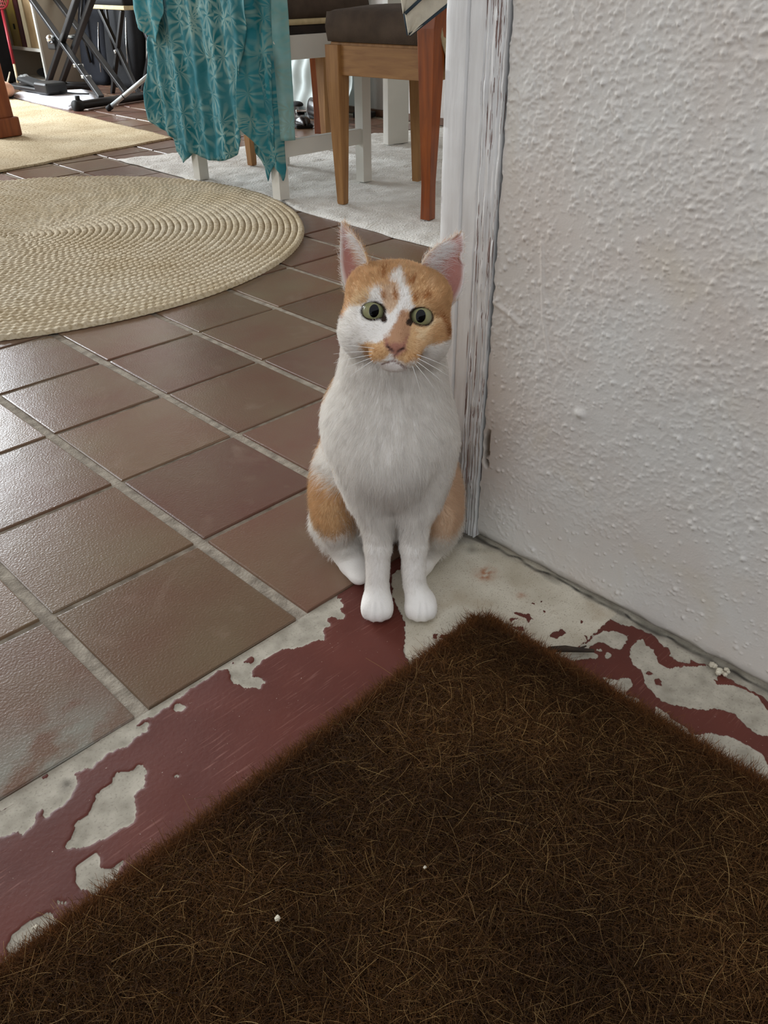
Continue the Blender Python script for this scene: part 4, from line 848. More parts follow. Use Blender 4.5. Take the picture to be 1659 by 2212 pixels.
def cushion(name, size, h, m, parent, loc, puff=.012):
    """soft square pad: squared-off sides, crowned top, welt round the edge"""
    nx,ny = 21,21; V=[];Fc=[]
    sx,sy = size
    def pt(u,v,top):
        e = (1-abs(u)**4)*(1-abs(v)**4); r = 1-.03*(abs(u*v))**5
        x,y = u*sx/2*r,v*sy/2*r
        z = (h*.86+puff*e**.5*1.0+.0018*math.sin(u*7+v*4)) if top else (-.002*(e**.5))
        return (x,y,z)
    for top in (1,0):
        for i in range(nx):
            for j in range(ny): V.append(pt(i/(nx-1)*2-1,j/(ny-1)*2-1,top))
    o_ = nx*ny
    for i in range(nx-1):
        for j in range(ny-1):
            a = i*ny+j; Fc.append((a,a+ny,a+ny+1,a+1)); Fc.append((o_+a,o_+a+1,o_+a+ny+1,o_+a+ny))
    I = [[i*ny+j for j in range(ny)] for i in range(nx)]
    rim = [I[i][0] for i in range(nx)]+[I[-1][j] for j in range(1,ny)]+[I[i][-1] for i in range(nx-2,-1,-1)]+[I[0][j] for j in range(ny-2,0,-1)]
    k = len(rim); mid = len(V); 
    for t,bul in ((.5,.006),):
        for r_ in rim:
            a = Vector(V[r_]); c = Vector(V[r_+o_]); p = a.lerp(c,t); n_ = Vector((a.x,a.y,0)).normalized(); V.append(p+n_*bul)
    for i in range(k):
        a,b = rim[i],rim[(i+1)%k]; Fc.append((a,mid+i,mid+(i+1)%k,b)); Fc.append((mid+i,o_+a,o_+b,mid+(i+1)%k))
    o = pyd(name,V,Fc,m,parent,True,loc); bm = bmesh.new(); bm.from_mesh(o.data); bmesh.ops.recalc_face_normals(bm,faces=bm.faces); bm.to_mesh(o.data); bm.free(); o.data.shade_smooth()
    return o

def dining_chair(name, loc, rz, label):
    """local frame: front legs at +y, back posts at -y"""
    root = empty(name, loc, rz, label=label, cat='chair', group='pine dining chairs')
    hx,hy = .197,.155
    for s in (-1,1):
        B().loft([(s*hx*.985,hy*.985,0,.022,.022),(s*hx*.986,hy*.986,.012,.025,.025),(s*hx,hy,.325,.045,.045),(s*hx,hy,.415,.046,.046)]).put('front_leg', PINE, root)
        b_ = B().loft([(s*hx,-hy,0,.031,.031),(s*hx,-hy,.09,.0295,.0295),(s*hx,-hy,.20,.036,.035),(s*hx,-hy,.46,.056,.053),(s*hx,-hy-.025,.60,.048,.044),(s*hx,-hy-.07,.88,.036,.030)])
        tag(b_.put('back_leg', ORANGE, root), 'orange varnished back leg running up into the backrest')
    for a,c in (((-hx,hy),(hx,hy)),((-hx,-hy),(-hx,hy)),((hx,-hy),(hx,hy)),((-hx,-hy),(hx,-hy))):
        dx,dy = c[0]-a[0],c[1]-a[1]; l = math.hypot(dx,dy)
        B().box(((a[0]+c[0])/2,(a[1]+c[1])/2,.378),(l-.03,.022,.072),math.atan2(dy,dx),bevel=.0015).put('seat_rail', PINE_H, root)
    B().box((0,.004,.4165),(.41,.33,.010),bevel=.002).put('seat', PINE, root)
    cushion('seat_cushion',(.43,.325),.080,CUSH,root,(0,.018,.4225))
    for z in (.62,.80):
        B().box((0,-hy-.07*(z-.44)/.44,z),(2*hx-.03,.018,.05 if z < .7 else .09),bevel=.003).put('back_rail', ORANGE, root)
    return root
ZR = .0105
dc = dining_chair('dining_chair', (1.2555,1.2265,ZR), math.radians(8.5), 'pine dining chair nearest the door frame, with an orange varnished leg and brown cushion')
d2 = copy_tree(dc); d2.location = (1.393,2.19,ZR); d2.rotation_euler.z = math.radians(185); d2['label'] = 'pine dining chair mostly hidden behind the hanging teal shirt'
d3 = copy_tree(dc); d3.location = (1.80,2.62,ZR); d3.rotation_euler.z = math.radians(-44); d3['label'] = 'pine dining chair furthest back, turned away behind the white chair'

def white_chair():
    root = empty('white_chair', (1.13,1.747,ZR), 0, label='white painted chair with the teal shirt hung over its back', cat='chair')
    xs = (-.175,.175); ys = (-.213,.213)
    for x in xs:
        for y in ys:
            top = .86 if x < 0 else .40
            b_ = B().bar((x,y,0),(x,y,.42),.036,.036)
            if x < 0: b_.bar((x,y,.42),(x+.02,y*.80,top),.036,.036,wx2=.03,wy2=.028)
            b_.put('leg', LACQ, root)
    for y in ys:
        B().box((0,y,.40),(.32,.020,.062),bevel=.0015).put('seat_rail', LACQ, root)
        B().box((0,y,.138),(.32,.020,.046),bevel=.0015).put('stretcher', LACQ, root)
    for x in xs: B().box((x,0,.40),(.020,.40,.062),bevel=.0015).put('seat_rail', LACQ, root)
    B().box((.025,0,.443),(.35,.455,.022),bevel=.006).put('seat', DARK, root)
    B().box((.027,0,.4615),(.355,.465,.015),bevel=.006).put('seat_edge', BOARD, root)
    cushion('seat_cushion',(.345,.45),.062,CUSH,root,(.030,0,.469),.02)
    B().bar((-.157,-.16,.83),(-.157,.16,.83),.022,.06,bevel=.003).put('back_rail', LACQ, root)
    B().bar((-.166,-.18,.62),(-.166,.18,.62),.02,.05,bevel=.003).put('back_rail', LACQ, root)
    return root
white_chair()

def white_table():
    root = empty('white_table', (1.95,1.75,ZR), 0, label='white table whose square legs stand among the dining chairs', cat='table')
    for i,(x,y,wx,wy) in enumerate(((1.885,1.955,.10,.036),(2.09,1.985,.03,.03),(2.31,1.96,.04,.04),(1.87,1.48,.04,.04),(2.31,1.48,.04,.04))):
        if i == 1: continue
        B().box((x-1.95,y-1.75,.35),(wx,wy,.70),bevel=.002,rz=math.radians(-10) if i == 0 else 0).put('leg', LACQ, root)
    B().box((.06,-.03,.72),(.70,.70,.036),bevel=.005).put('table_top', LACQ, root)
white_table()
def easel_post():
    root = empty('white_pole', (2.088,1.985,ZR), 0, label='thin white pole standing behind the orange chair leg', cat='pole')
    B().box((0,0,.33),(.022,.022,.66),bevel=.002).put('shaft', LACQ, root); B().box((0,0,.006),(.032,.032,.012),bevel=.002).put('foot', BOARD, root)
easel_post()

# ------------------------------------------------------------------ teal leaf-patterned shirt over the white chair's back
def shirt_mat(name, shift, base=(28,112,122)):
    m,t,b = nt(name); g = N(t,'ShaderNodeNewGeometry')
    mp = N(t,'ShaderNodeMapping'); mp.inputs['Location'].default_value=shift; mp.inputs['Scale'].default_value=(.30,1,1); L(t,g.outputs['Position'],mp.inputs[0])
    def palm(sc, k, off):
        """fans of narrow leaflets, one fan to a cell"""
        m2 = N(t,'ShaderNodeMapping'); m2.inputs['Location'].default_value=off; L(t,mp.outputs[0],m2.inputs[0])
        nz = N(t,'ShaderNodeTexNoise',Scale=11.,Detail=1.); L(t,m2.outputs[0],nz.inputs['Vector'])
        ad = N(t,'ShaderNodeVectorMath',operation='MULTIPLY_ADD'); L(t,nz.outputs[1],ad.inputs[0]); ad.inputs[1].default_value=(.055,.055,.055); L(t,m2.outputs[0],ad.inputs[2])
        v = N(t,'ShaderNodeTexVoronoi',feature='F1',Scale=sc); L(t,ad.outputs[0],v.inputs['Vector'])
        d = N(t,'ShaderNodeVectorMath',operation='SUBTRACT'); L(t,ad.outputs[0],d.inputs[0]); L(t,v.outputs['Position'],d.inputs[1])
        sp = N(t,'ShaderNodeSeparateXYZ'); L(t,d.outputs[0],sp.inputs[0])
        def M(op,a,b=None,c=None):
            n = N(t,'ShaderNodeMath',operation=op)
            for q,x in enumerate((a,b,c)):
                if x is None: continue
                if hasattr(x,'links'): L(t,x,n.inputs[q])
                else: n.inputs[q].default_value = x
            return n.outputs[0]
        th = M('ARCTAN2',sp.outputs['Y'],sp.outputs['Z']); cr = N(t,'ShaderNodeSeparateColor'); L(t,v.outputs['Color'],cr.inputs[0])
        pet = M('ABSOLUTE',M('COSINE',M('MULTIPLY_ADD',th,k*.5,M('MULTIPLY',cr.outputs[0],6.3))))
        lim = M('MULTIPLY_ADD',v.outputs['Distance'],1.0,.28)
        f = N(t,'ShaderNodeMapRange'); f.inputs['From Min'].default_value=-.10; f.inputs['From Max'].default_value=.42; L(t,M('SUBTRACT',pet,lim),f.inputs['Value']); return f.outputs[0]
    def mx(a,c):
        x = N(t,'ShaderNodeMath',operation='MAXIMUM'); L(t,a,x.inputs[0]); L(t,c,x.inputs[1]); return x.outputs[0]
    leaf = mx(palm(11,9,(0,0,0)),palm(14,7,(.3,.21,.47)))
    n0 = N(t,'ShaderNodeTexNoise',Scale=7.5,Detail=2.); L(t,mp.outputs[0],n0.inputs['Vector'])
    gate = N(t,'ShaderNodeMapRange'); gate.inputs['From Min'].default_value=.25; gate.inputs['From Max'].default_value=.5; L(t,n0.outputs[0],gate.inputs['Value'])
    lf = N(t,'ShaderNodeMath',operation='MULTIPLY'); L(t,leaf,lf.inputs[0]); L(t,gate.outputs[0],lf.inputs[1])
    l2 = N(t,'ShaderNodeMath',operation='MULTIPLY'); L(t,lf.outputs[0],l2.inputs[0]); l2.inputs[1].default_value=.85
    n1 = N(t,'ShaderNodeTexNoise',Scale=14.,Detail=4.); L(t,mp.outputs[0],n1.inputs['Vector'])
    r1 = N(t,'ShaderNodeValToRGB'); e = r1.color_ramp.elements; e[0].position=.35; e[1].position=.65; e[0].color=lin(*base); e[1].color=lin(base[0]+40,base[1]+22,base[2]+22); L(t,n1.outputs[0],r1.inputs[0])
    x = N(t,'ShaderNodeMix',data_type='RGBA'); L(t,l2.outputs[0],x.inputs['Factor']); L(t,r1.outputs[0],x.inputs['A']); x.inputs['B'].default_value=lin(152,182,174)
    L(t,x.outputs['Result'],b.inputs['Base Color']); b.inputs['Roughness'].default_value=.8; b.inputs['Specular IOR Level'].default_value=.2
    tr = N(t,'ShaderNodeBsdfTranslucent'); L(t,x.outputs['Result'],tr.inputs[0]); ms = N(t,'ShaderNodeMixShader'); ms.inputs[0].default_value=.28
    L(t,b.outputs[0],ms.inputs[1]); L(t,tr.outputs[0],ms.inputs[2]); L(t,ms.outputs[0],t.nodes['Material Output'].inputs['Surface']); return m
def panel(name, org, dirv, left, right, hem, top, folds, m, parent, nu=70, nv=70, label=None, bow=0):
    """hanging cloth. org,dirv: the line it hangs from (xy); left/right: (z,s) edge polylines; hem: (s,z); top: z of the upper edge"""
    org,dv = np.array(org),np.array(dirv,float); dv /= np.linalg.norm(dv); nrm = np.array([dv[1],-dv[0]])
    lz = np.array(sorted(left)); rz = np.array(sorted(right)); hm = np.array(sorted(hem))
    U,W = np.meshgrid(np.linspace(0,1,nu),np.linspace(0,1,nv),indexing='ij')
    sb = hm[0,0]+(hm[-1,0]-hm[0,0])*U; zb = np.interp(sb,hm[:,0],hm[:,1]); Zz = zb+(top-zb)*W
    ls = np.interp(Zz,lz[:,0],lz[:,1]); rs = np.interp(Zz,rz[:,0],rz[:,1])
    k = np.clip((Zz-zb)/.12,0,1); Sv = sb*(1-k)+(ls+(rs-ls)*U)*k
    off = bow*np.sin(np.pi*U)
    for fr,amp,ph,sl in folds: off = off+amp*np.sin(fr*Sv+ph+sl*Zz)*(.35+.65*np.clip((top-Zz)/.5,0,1))
    Pn = np.stack([Sv.ravel(),Zz.ravel()],1); off = off+(.0035*vnoise(Pn,22,3)+.0015*vnoise(Pn,60,4)).reshape(off.shape)
    XY = org+Sv[...,None]*dv+off[...,None]*nrm
    me = npmesh(name, np.c_[XY.reshape(-1,2),Zz.ravel()], grid(nu,nv)); o = link(name, me, m, parent)
    md = o.modifiers.new('thickness','SOLIDIFY'); md.thickness = .0009; md.offset = 0
    if label: o['label'] = label
    return o
def shirt():
    root = empty('hanging_shirt', (0,0,0), label='teal leaf-patterned shirt hanging over the back of the white chair', cat='shirt')
    SM = shirt_mat('teal_leaves',(0,0,0)); SM2 = shirt_mat('teal_leaves_lit',(0,.37,.2),(34,132,144)); SM3 = shirt_mat('teal_leaves_lit_pale',(0,.1,.9),(120,178,180))  # one cloth in three tones: brighter copies carry the light on turned panels
    # front of the shirt, seen across the chair's back; s runs along -y from y=2.12
    ys = lambda p: [(z,2.12-y) for y,z in p]; hy = lambda p: [(2.12-y,z) for y,z in p]
    panel('front_panel',(.885,2.12),(0,-1),ys([(2.05,.86),(2.084,.52),(2.055,.43),(2.061,.42),(2.088,.342),(2.11,.26),(2.122,.182)]),ys([(1.52,.86),(1.537,.528),(1.571,.417),(1.599,.328),(1.617,.235),(1.618,.165)]),
          hy([(2.122,.185),(2.074,.165),(2.008,.149),(1.96,.129),(1.902,.110),(1.858,.102),(1.807,.097),(1.743,.101),(1.70,.109),(1.679,.116),(1.646,.134),(1.63,.150),(1.618,.175)]),.86,[(62,.005,.4,2),(31,.003,1.7,-1.5),(118,.003,.3,3)],SM,root,nu=110,nv=90)
    R0 = (.878,1.605); RD = (.6,-.8)
    panel('side_panel',R0,RD,[(.86,.03),(.527,.024),(.387,.009),(.268,-.002),(.219,-.005)],[(.86,.142),(.527,.142),(.388,.138),(.176,.129),(.064,.119)],
          [(-.005,.212),(.004,.203),(.023,.181),(.053,.156),(.082,.118),(.112,.089),(.1185,.064),(.124,.075),(.129,.10)],.86,[(120,.006,.4,5),(60,.005,2.4,-3)],SM2,root,nu=60,nv=80)
    panel('placket',(.874,1.605),RD,[(.86,.120),(.527,.122),(.359,.112),(.182,.092)],[(.86,.166),(.527,.167),(.18,.167)],[(.092,.182),(.129,.178),(.166,.18)],.86,[(90,.004,1.,2)],SM3,root,nu=24,nv=60,label='pale strip of the shirt, the light on it put into its colour')  # paler teal paints in the light on the strip that turns away
    panel('sleeve',(.862,2.12),(0,-1),ys([(2.04,.86),(2.054,.53),(2.083,.459)]),ys([(1.89,.86),(1.901,.523),(1.885,.489),(1.94,.448)]),hy([(2.083,.459),(2.03,.437),(1.983,.405),(1.964,.418),(1.945,.447)]),.86,[(70,.009,.2,6)],SM2,root,nu=40,nv=60)
    panel('shirt_tail',(.925,2.12),(0,-1),ys([(2.054,.40),(2.054,.15)]),ys([(1.90,.40),(1.93,.134)]),hy([(2.056,.128),(2.049,.092),(2.012,.056),(1.975,.076),(1.942,.101),(1.932,.13)]),.40,[(60,.004,.2,1)],SM,root,nu=36,nv=36)
    panel('shirt_tail',(.928,2.12),(0,-1),ys([(1.616,.40),(1.614,.184)]),ys([(1.50,.40),(1.516,.161)]),hy([(1.614,.184),(1.613,.136),(1.58,.115),(1.566,.10),(1.558,.06),(1.548,.075),(1.54,.089),(1.516,.121)]),.40,[(60,.003,.2,1)],SM,root,nu=36,nv=36)
    # fold over the top rail and the back half hanging behind it
    V=[];n_=40
    pr = [(.885,.86),(.888,.873),(.90,.882),(.918,.885),(.94,.882),(.955,.872),(.962,.855),(.968,.60)]
    for i in range(n_):
        y = 2.04-.52*i/(n_-1)
        for x,z in pr: V.append((x+.003*math.sin(i*.9),y,z+.002*math.sin(i*1.3)))
    o = link('back_panel', npmesh('back_panel',V,grid(n_,len(pr))), SM, root); md = o.modifiers.new('thickness','SOLIDIFY'); md.thickness=.0009
    bt = B().tube([(.9515,1.5078,.4275),(.9485,1.5058,.4275)],.0045,n=12).put('button', LACQ, root)
shirt()

# ------------------------------------------------------------------ tea towel over the near chair's back
def tea_towel():
    root = empty('tea_towel', (0,0,0), label='pale cloth with dark blue edging draped over the near pine chair', cat='towel')
    TW = mat('towel_cloth', lin(214,208,192), lin(196,190,176), rough=.9, scale=30, bump=.3, bscale=300); TB = mat('towel_edging', lin(44,58,70), lin(56,72,84), rough=.9, scale=40)
    # hangs on the left back post, in a plane facing the doorway
    def P(px,d=0):
        s,z = px; return (.985+s*.7071-d*.7071, 1.005-s*.7071-d*.7071, z)
    def sheet(name, outline_l, outline_r, d, m, n=26, mm=20):
        V=[]
        for i in range(n):
            t = i/(n-1)
            for j in range(mm):
                u = j/(mm-1); a = np.array([np.interp(t,np.linspace(0,1,len(outline_l)),[p[k] for p in outline_l]) for k in (0,1)]); c = np.array([np.interp(t,np.linspace(0,1,len(outline_r)),[p[k] for p in outline_r]) for k in (0,1)])
                q = a*(1-u)+c*u; V.append(P(q,d+.006*math.sin(u*5+t*2)+.003*math.sin(u*11)))
        o = link(name, npmesh(name,V,grid(n,mm)), m, root); md = o.modifiers.new('thickness','SOLIDIFY'); md.thickness=.0014; return o
    A0 = [(-.060,.82),(-.040,.58),(-.030,.515),(-.020,.463)]; A1 = [(.15,.82),(.120,.58),(.070,.522),(-.016,.463)]
    sheet('front_fold', A0, A1, .034, TW)
    e1 = B().tube([P(p,.036+.006*math.sin(0)) for p in A0],.0035,n=8).put('edging', TB, root, True)
    e2 = B().tube([P((x,z),.036+.006*math.sin(5)) for x,z in A1],.0035,n=8).put('edging', TB, root, True)
    B0 = [(-.062,.82),(-.050,.60),(-.040,.55),(-.033,.507)]; B1 = [(.10,.82),(.075,.60),(.03,.553),(-.028,.507)]
    sheet('upper_fold', B0, B1, .044, TW); B().tube([P((x,z),.044+.004) for x,z in B1],.0035,n=8).put('edging', TB, root, True)
    # far corner, hanging lower on the other side of the backrest
    def P2(px): return (1.20+px[0]*.7071,.955-px[0]*.7071,px[1])
tea_towel()
def second_towel():
    root = empty('beige_cloth', (1.36,1.0,.40), 0, label='beige cloth hanging on the near chair back, mostly hidden by the door frame', cat='cloth')
    TW = mat('beige_cloth', lin(186,170,138), lin(160,144,114), rough=.95, scale=20, bump=.5, bscale=200)
    V=[];n_,m_=30,12
    for i in range(n_):
        t = i/(n_-1); z = .375+.45*t; lx = np.interp(z,[.375,.41,.436,.457,.481,.50,.83],[1.122,1.109,1.095,1.0875,1.0966,1.1146,1.13])
        for j in range(m_):
            u = j/(m_-1); V.append((lx+u*(1.30-lx)-1.36, 1.018+u*.02+.006*math.sin(u*6+t*3)-1.0, z-.40))
    o = link('drape', npmesh('drape',V,grid(n_,m_)), TW, root); o.modifiers.new('thickness','SOLIDIFY').thickness=.003
second_towel()
# ------------------------------------------------------------------ things at the far left of the room
BLK = mat('black_metal', lin(26,26,27), rough=.4, spec=.5); BLKF = mat('black_cloth', lin(12,13,16), lin(20,21,25), rough=.85, scale=15, bump=.3, bscale=200)
NAVY = mat('navy_cloth', lin(17,20,29), lin(24,28,38), rough=.85, scale=12, bump=.3, bscale=200); CHROME = mat('chrome', lin(210,214,214), rough=.2, metal=1)
SILV = mat('silver_tube', lin(196,206,208), rough=.3, metal=.6); RUB = mat('black_rubber', lin(20,20,20), rough=.8)
SHW = mat('shelf_white', lin(226,228,222), lin(216,216,208), rough=.5, scale=5); SHB = mat('shelf_back', lin(176,160,132), lin(166,150,122), rough=.7, scale=6)
SHS = mat('shelf_side', lin(188,180,164), lin(178,170,154), rough=.6, scale=5)
def shelf():
    r = empty('bookshelf', (1.93,5.09,.0), 0, label='white edged bookshelf standing against the far wall', cat='bookshelf')
    for y in (.009,.47): 
        p = B().box((.15,y,.62),(.28,.018,1.24),bevel=.001).put('side_panel', SHS, r)
        B().box((.005,y,.62),(.012,.021,1.245),bevel=.001).put('front_edge', SHW, p)
    for z in (.012,.19,.55,.9): B().box((.15,.24,z),(.28,.444,.024 if z < .1 else .018),bevel=.001).put('shelf_board', SHW, r)
    B().box((.286,.24,.62),(.008,.47,1.24)).put('back_panel', SHB, r); return r
shelf()
def book(y,w,d,h,c1,c2,label,cat='book'):
    r = empty('book', (1.955,y,.199), 0, label=label, cat=cat)
    m1 = mat('book_cover',lin(*c1),lin(*c2),rough=.5,scale=14)
    b_ = B().box((.004,0,h/2),(.006,w,h),bevel=.001).box((d/2,-w/2+.002,h/2),(d,.003,h)).box((d/2,w/2-.002,h/2),(d,.003,h)); b_.put('cover', m1, r)
    B().box((d/2+.002,0,h/2),(d-.008,w-.006,h-.008)).put('pages', SHB, r); return r
bk = [(5.470,.118,.19,.31,(160,140,58),(140,112,56),'wide gold spined album on the shelf, leftmost of the row'),
      (5.375,.055,.20,.33,(66,32,44),(84,40,40),'dark maroon book beside the gold album on the shelf'),
      (5.305,.050,.19,.32,(214,206,176),(196,186,156),'cream spined book between the maroon book and the tan box file'),
      (5.205,.115,.20,.34,(150,128,94),(164,142,108),'tan box file at the right end of the shelf')]
for a in bk: book(*a)
o = B().box((1.955,5.4615,.31),(.004,.02,.03)).put('ink_spot', RUB); o.location=(0,0,0)
o.parent = [x for x in COL.objects if x.name == 'book'][0]; o.matrix_parent_inverse = Matrix.Translation((-1.955,-5.470,-.199)); tag(o,'dark emblem hole on the gold spine')
def pouch():
    r = empty('black_pouch', (2.03,5.26,.025), .1, label='black pouch lying on the bottom board of the bookshelf', cat='pouch')
    b_ = B(); g = bmesh.ops.create_uvsphere(b_.b,u_segments=20,v_segments=12,radius=1)
    for v in g['verts']: v.co = Vector((v.co.x*.055,v.co.y*.115,(v.co.z+1)*.030*(1 if v.co.z > -.3 else .9)))
    b_.put('bag', BLKF, r, True); B().box((-.02,-.07,.058),(.05,.06,.010),bevel=.003).put('flap', SHW, r)
pouch()
def speaker():
    r = empty('speaker_cabinet', (1.68,5.49,0), math.radians(3), label='black speaker cabinet cut off by the left edge of the photo', cat='speaker')
    B().box((0,0,.30),(.30,.36,.58),bevel=.012).put('cabinet', BLKF, r)
    B().box((-.153,0,.30),(.008,.32,.52),bevel=.003).put('grille', BLK, r)
    for x in (-.12,.12):
        for y in (-.14,.14): B().tube([(x,y,0),(x,y,.012)],.015,n=10).put('foot', RUB, r)
speaker()
def net():
    r = empty('fishing_net', (1.688,4.97,.002), 0, label='small red hand net leaning upright on its red and wood handle', cat='net')
    RED = mat('red_plastic', lin(150,36,48), lin(170,48,58), rough=.35, scale=8); REDN = mat('red_mesh', lin(206,92,104), rough=.6)
    WD = mat('pale_stick', lin(196,176,140), lin(180,158,122), rough=.7, scale=20)
    d = Vector((.122,.28,.47)); P = lambda t: tuple(d*t)
    B().tube([P(0),P(.28)],.0075,n=8).put('wooden_end', WD, r, True)
    B().tube([P(.28),P(.86)],.009,n=10).put('handle', RED, r, True)
    c = d*1.03; u = Vector((.7,-.7,0)); v = d.normalized(); w_ = u.cross(v)
    loop = [c+u*.055*math.cos(a)+v*.085*math.sin(a) for a in [i*math.pi/12 for i in range(25)]]
    B().tube(loop,.0055,n=8,cap=False).put('hoop', RED, r, True)
    for kk in range(5):
        a = -.8+.4*kk; 
    b_ = B()
    for kk in range(-4,5):
        x = kk/5; hh = .085*math.sqrt(1-x*x); b_.tube([c+u*.055*x+v*hh*s_/4+w_*(.035*(1-(s_/4)**2)*(1-x*x)) for s_ in range(-4,5)],.0022,n=5)
        hw = .055*math.sqrt(1-x*x); b_.tube([c+v*.085*x+u*hw*s_/4+w_*(.035*(1-(s_/4)**2)*(1-x*x)) for s_ in range(-4,5)],.0022,n=5)
    o = b_.put('mesh_bag', REDN, r, True); o['kind'] = 'stuff'
net()
def keyboard_stand():
    r = empty('keyboard_stand', (1.75,4.3,0), 0, label='black folding cross-leg keyboard stand in front of the bookshelf', cat='stand')
    o = Vector((1.75,4.3,0)); q = lambda *p: tuple(Vector(p)-o)
    def leg(p,t,w=.032,ext=1.35):
        p,t = Vector(p),Vector(t); e = p+(t-p)*ext
        return B().bar(tuple(p-o),tuple(e-o),w,w*.8,bevel=.004).put('leg', BLK, r)
    leg((1.713,4.009,.03),(1.857,4.912,.463)); leg((1.862,4.95,.02),(1.733,4.132,.476)); leg((1.916,4.10,.03),(2.01,4.687,.30),ext=2.0); leg((1.894,4.843,.02),(1.765,4.03,.476))
    B().tube([q(1.49,3.868,.024),q(2.10,4.00,.024)],.021,n=12).put('foot_bar', BLK, r, True)
    B().tube([q(1.482,3.866,.024),q(1.522,3.875,.024)],.027,n=12).put('end_cap', RUB, r, True); B().tube([q(2.09,3.998,.024),q(2.125,4.005,.024)],.027,n=12).put('end_cap', RUB, r, True)
    B().tube([q(1.508,3.872,.04),q(1.508,3.872,.068)],.012,n=10).put('end_knob', RUB, r, True)
    B().tube([q(1.82,5.0,.022),q(2.0,4.63,.022)],.02,n=12).put('foot_bar', BLK, r, True)
    B().tube([q(1.775,4.60,.278),q(2.02,4.66,.285)],.014,n=12).put('pivot', CHROME, r, True)
    B().ball(q(1.765,4.585,.281),.024).put('clamp_knob', CHROME, r, True)
    B().box(q(1.80,4.62,.262),(.05,.07,.07),.2,bevel=.008).put('clamp', BLK, r)
    for x,y,z in ((1.762,4.30,.165),(1.745,4.20,.117)): B().box(q(x,y,z),(.034,.05,.018),.2,bevel=.003).put('clip', CHROME, r)
keyboard_stand()
def mic_stand():
    r = empty('microphone_stand', (1.84,3.55,0), 0, label='tripod microphone stand with one silver leg showing beside the shirt', cat='stand')
    o = Vector((1.84,3.55,0)); q = lambda *p: tuple(Vector(p)-o)
    hub = (1.86,3.49,.245)
    for f,m in (((1.601,3.74,.012),SILV),((1.98,3.99,.012),BLK),((2.05,3.25,.012),BLK)):
        l = B().tube([q(*f),q(*hub)],.011,n=12).put('leg', m, r, True); d = (Vector(hub)-Vector(f)).normalized()
        B().tube([q(*(Vector(f)-d*.008)),q(*(Vector(f)+d*.022))],.014,n=12).put('rubber_foot', RUB, l, True)
        B().tube([q(*(Vector(f)+d*.10)),q(*(Vector(f)+d*.103))],.0125,n=12).put('joint_ring', RUB, l, True)
    B().tube([q(1.86,3.49,.20),q(1.86,3.49,1.1)],.012,n=12).put('pole', BLK, r, True); B().tube([q(1.86,3.49,.215),q(1.86,3.49,.28)],.024,n=12).put('hub', BLK, r, True)
mic_stand()
def soft_bag(name, loc, rz, lean, w, d, h, m, label):
    r = empty(name, loc, rz, label=label, cat='bag'); V=[];Fc=[];nu,nv=28,22
    for j in range(nv):
        t = j/(nv-1); z = h*t; k = (.72+.28*math.sin(math.pi*min(1,t*1.15))**.7)*(1-.55*max(0,t-.55)**1.2/.45**1.2) if t < 1 else .42
        for i in range(nu):
            a = 2*math.pi*i/nu; c,s = math.cos(a),math.sin(a); e = .45
            V.append((w/2*k*math.copysign(abs(c)**e,c)+.006*math.sin(t*9+a),d/2*(.8+.2*math.sin(math.pi*t))*math.copysign(abs(s)**e,s)*(1-.3*t)+lean*z,z+.004*math.sin(a*3)))
    for j in range(nv-1):
        for i in range(nu): a=j*nu+i; b=j*nu+(i+1)%nu; Fc.append((a,b,b+nu,a+nu))
    Fc.append(tuple(range(nu))[::-1]); Fc.append(tuple((nv-1)*nu+i for i in range(nu)))
    pyd('bag_body',V,Fc,m,r,True)
    B().tube([(-w*.10,-d*.42+lean*h*.75,h*.78),(-w*.11,-d*.60+lean*h*.6,h*.6),(-w*.06,-d*.62+lean*h*.4,h*.4),(0,-d*.50+lean*h*.2,h*.2)],.008,n=8).put('strap', BLK, r, True)
    B().tube([(w*.30,-d*.44,h*.12),(w*.28,-d*.44+lean*h*.3,h*.34),(w*.30,-d*.40+lean*h*.55,h*.55)],.0035,n=6).put('zip', CHROME, r, True)
    return r
soft_bag('instrument_bag',(2.21,4.905,0),math.radians(-75),.12,.26,.17,.62,NAVY,'dark navy instrument bag leaning on the wall behind the keyboard stand')
soft_bag('instrument_bag',(2.235,4.60,0),math.radians(-80),.10,.30,.18,.68,BLKF,'big black instrument bag leaning on the wall right of the navy bag')
def board():
    r = empty('leaning_board', (2.285,4.40,0), math.radians(4), label='thin white board leaning on edge against the wall beside the black bag', cat='board')
    B().bar((-.03,0,.05),(.10,.03,.62),.05,.024,bevel=.002,wx2=.05,wy2=.036).put('panel', SHW, r); B().box((-.03,0,.025),(.06,.05,.05),bevel=.004).put('foot', RUB, r)
board()
def bench():
    r = empty('keyboard_bench', (2.09,4.235,0), math.radians(-2), label='black padded folding stool with a pale seat edge beside the bags', cat='stool')
    B().box((0,0,.436),(.27,.40,.020),bevel=.004).put('seat_board', BOARD, r); cushion('seat_pad',(.26,.38),.06,BLKF,r,(.0,0,.447))
    for x in (-.11,.11):
        for s in (-1,1): B().bar((x*.9,s*.17,.0),(x,-s*.13,.425),.022,.022,bevel=.003).put('leg', BLK, r)
        B().tube([(x*.95-.016,0.02,.22),(x*.95+.016,.02,.22)],.012,n=10).put('pivot', CHROME, r, True)
bench()
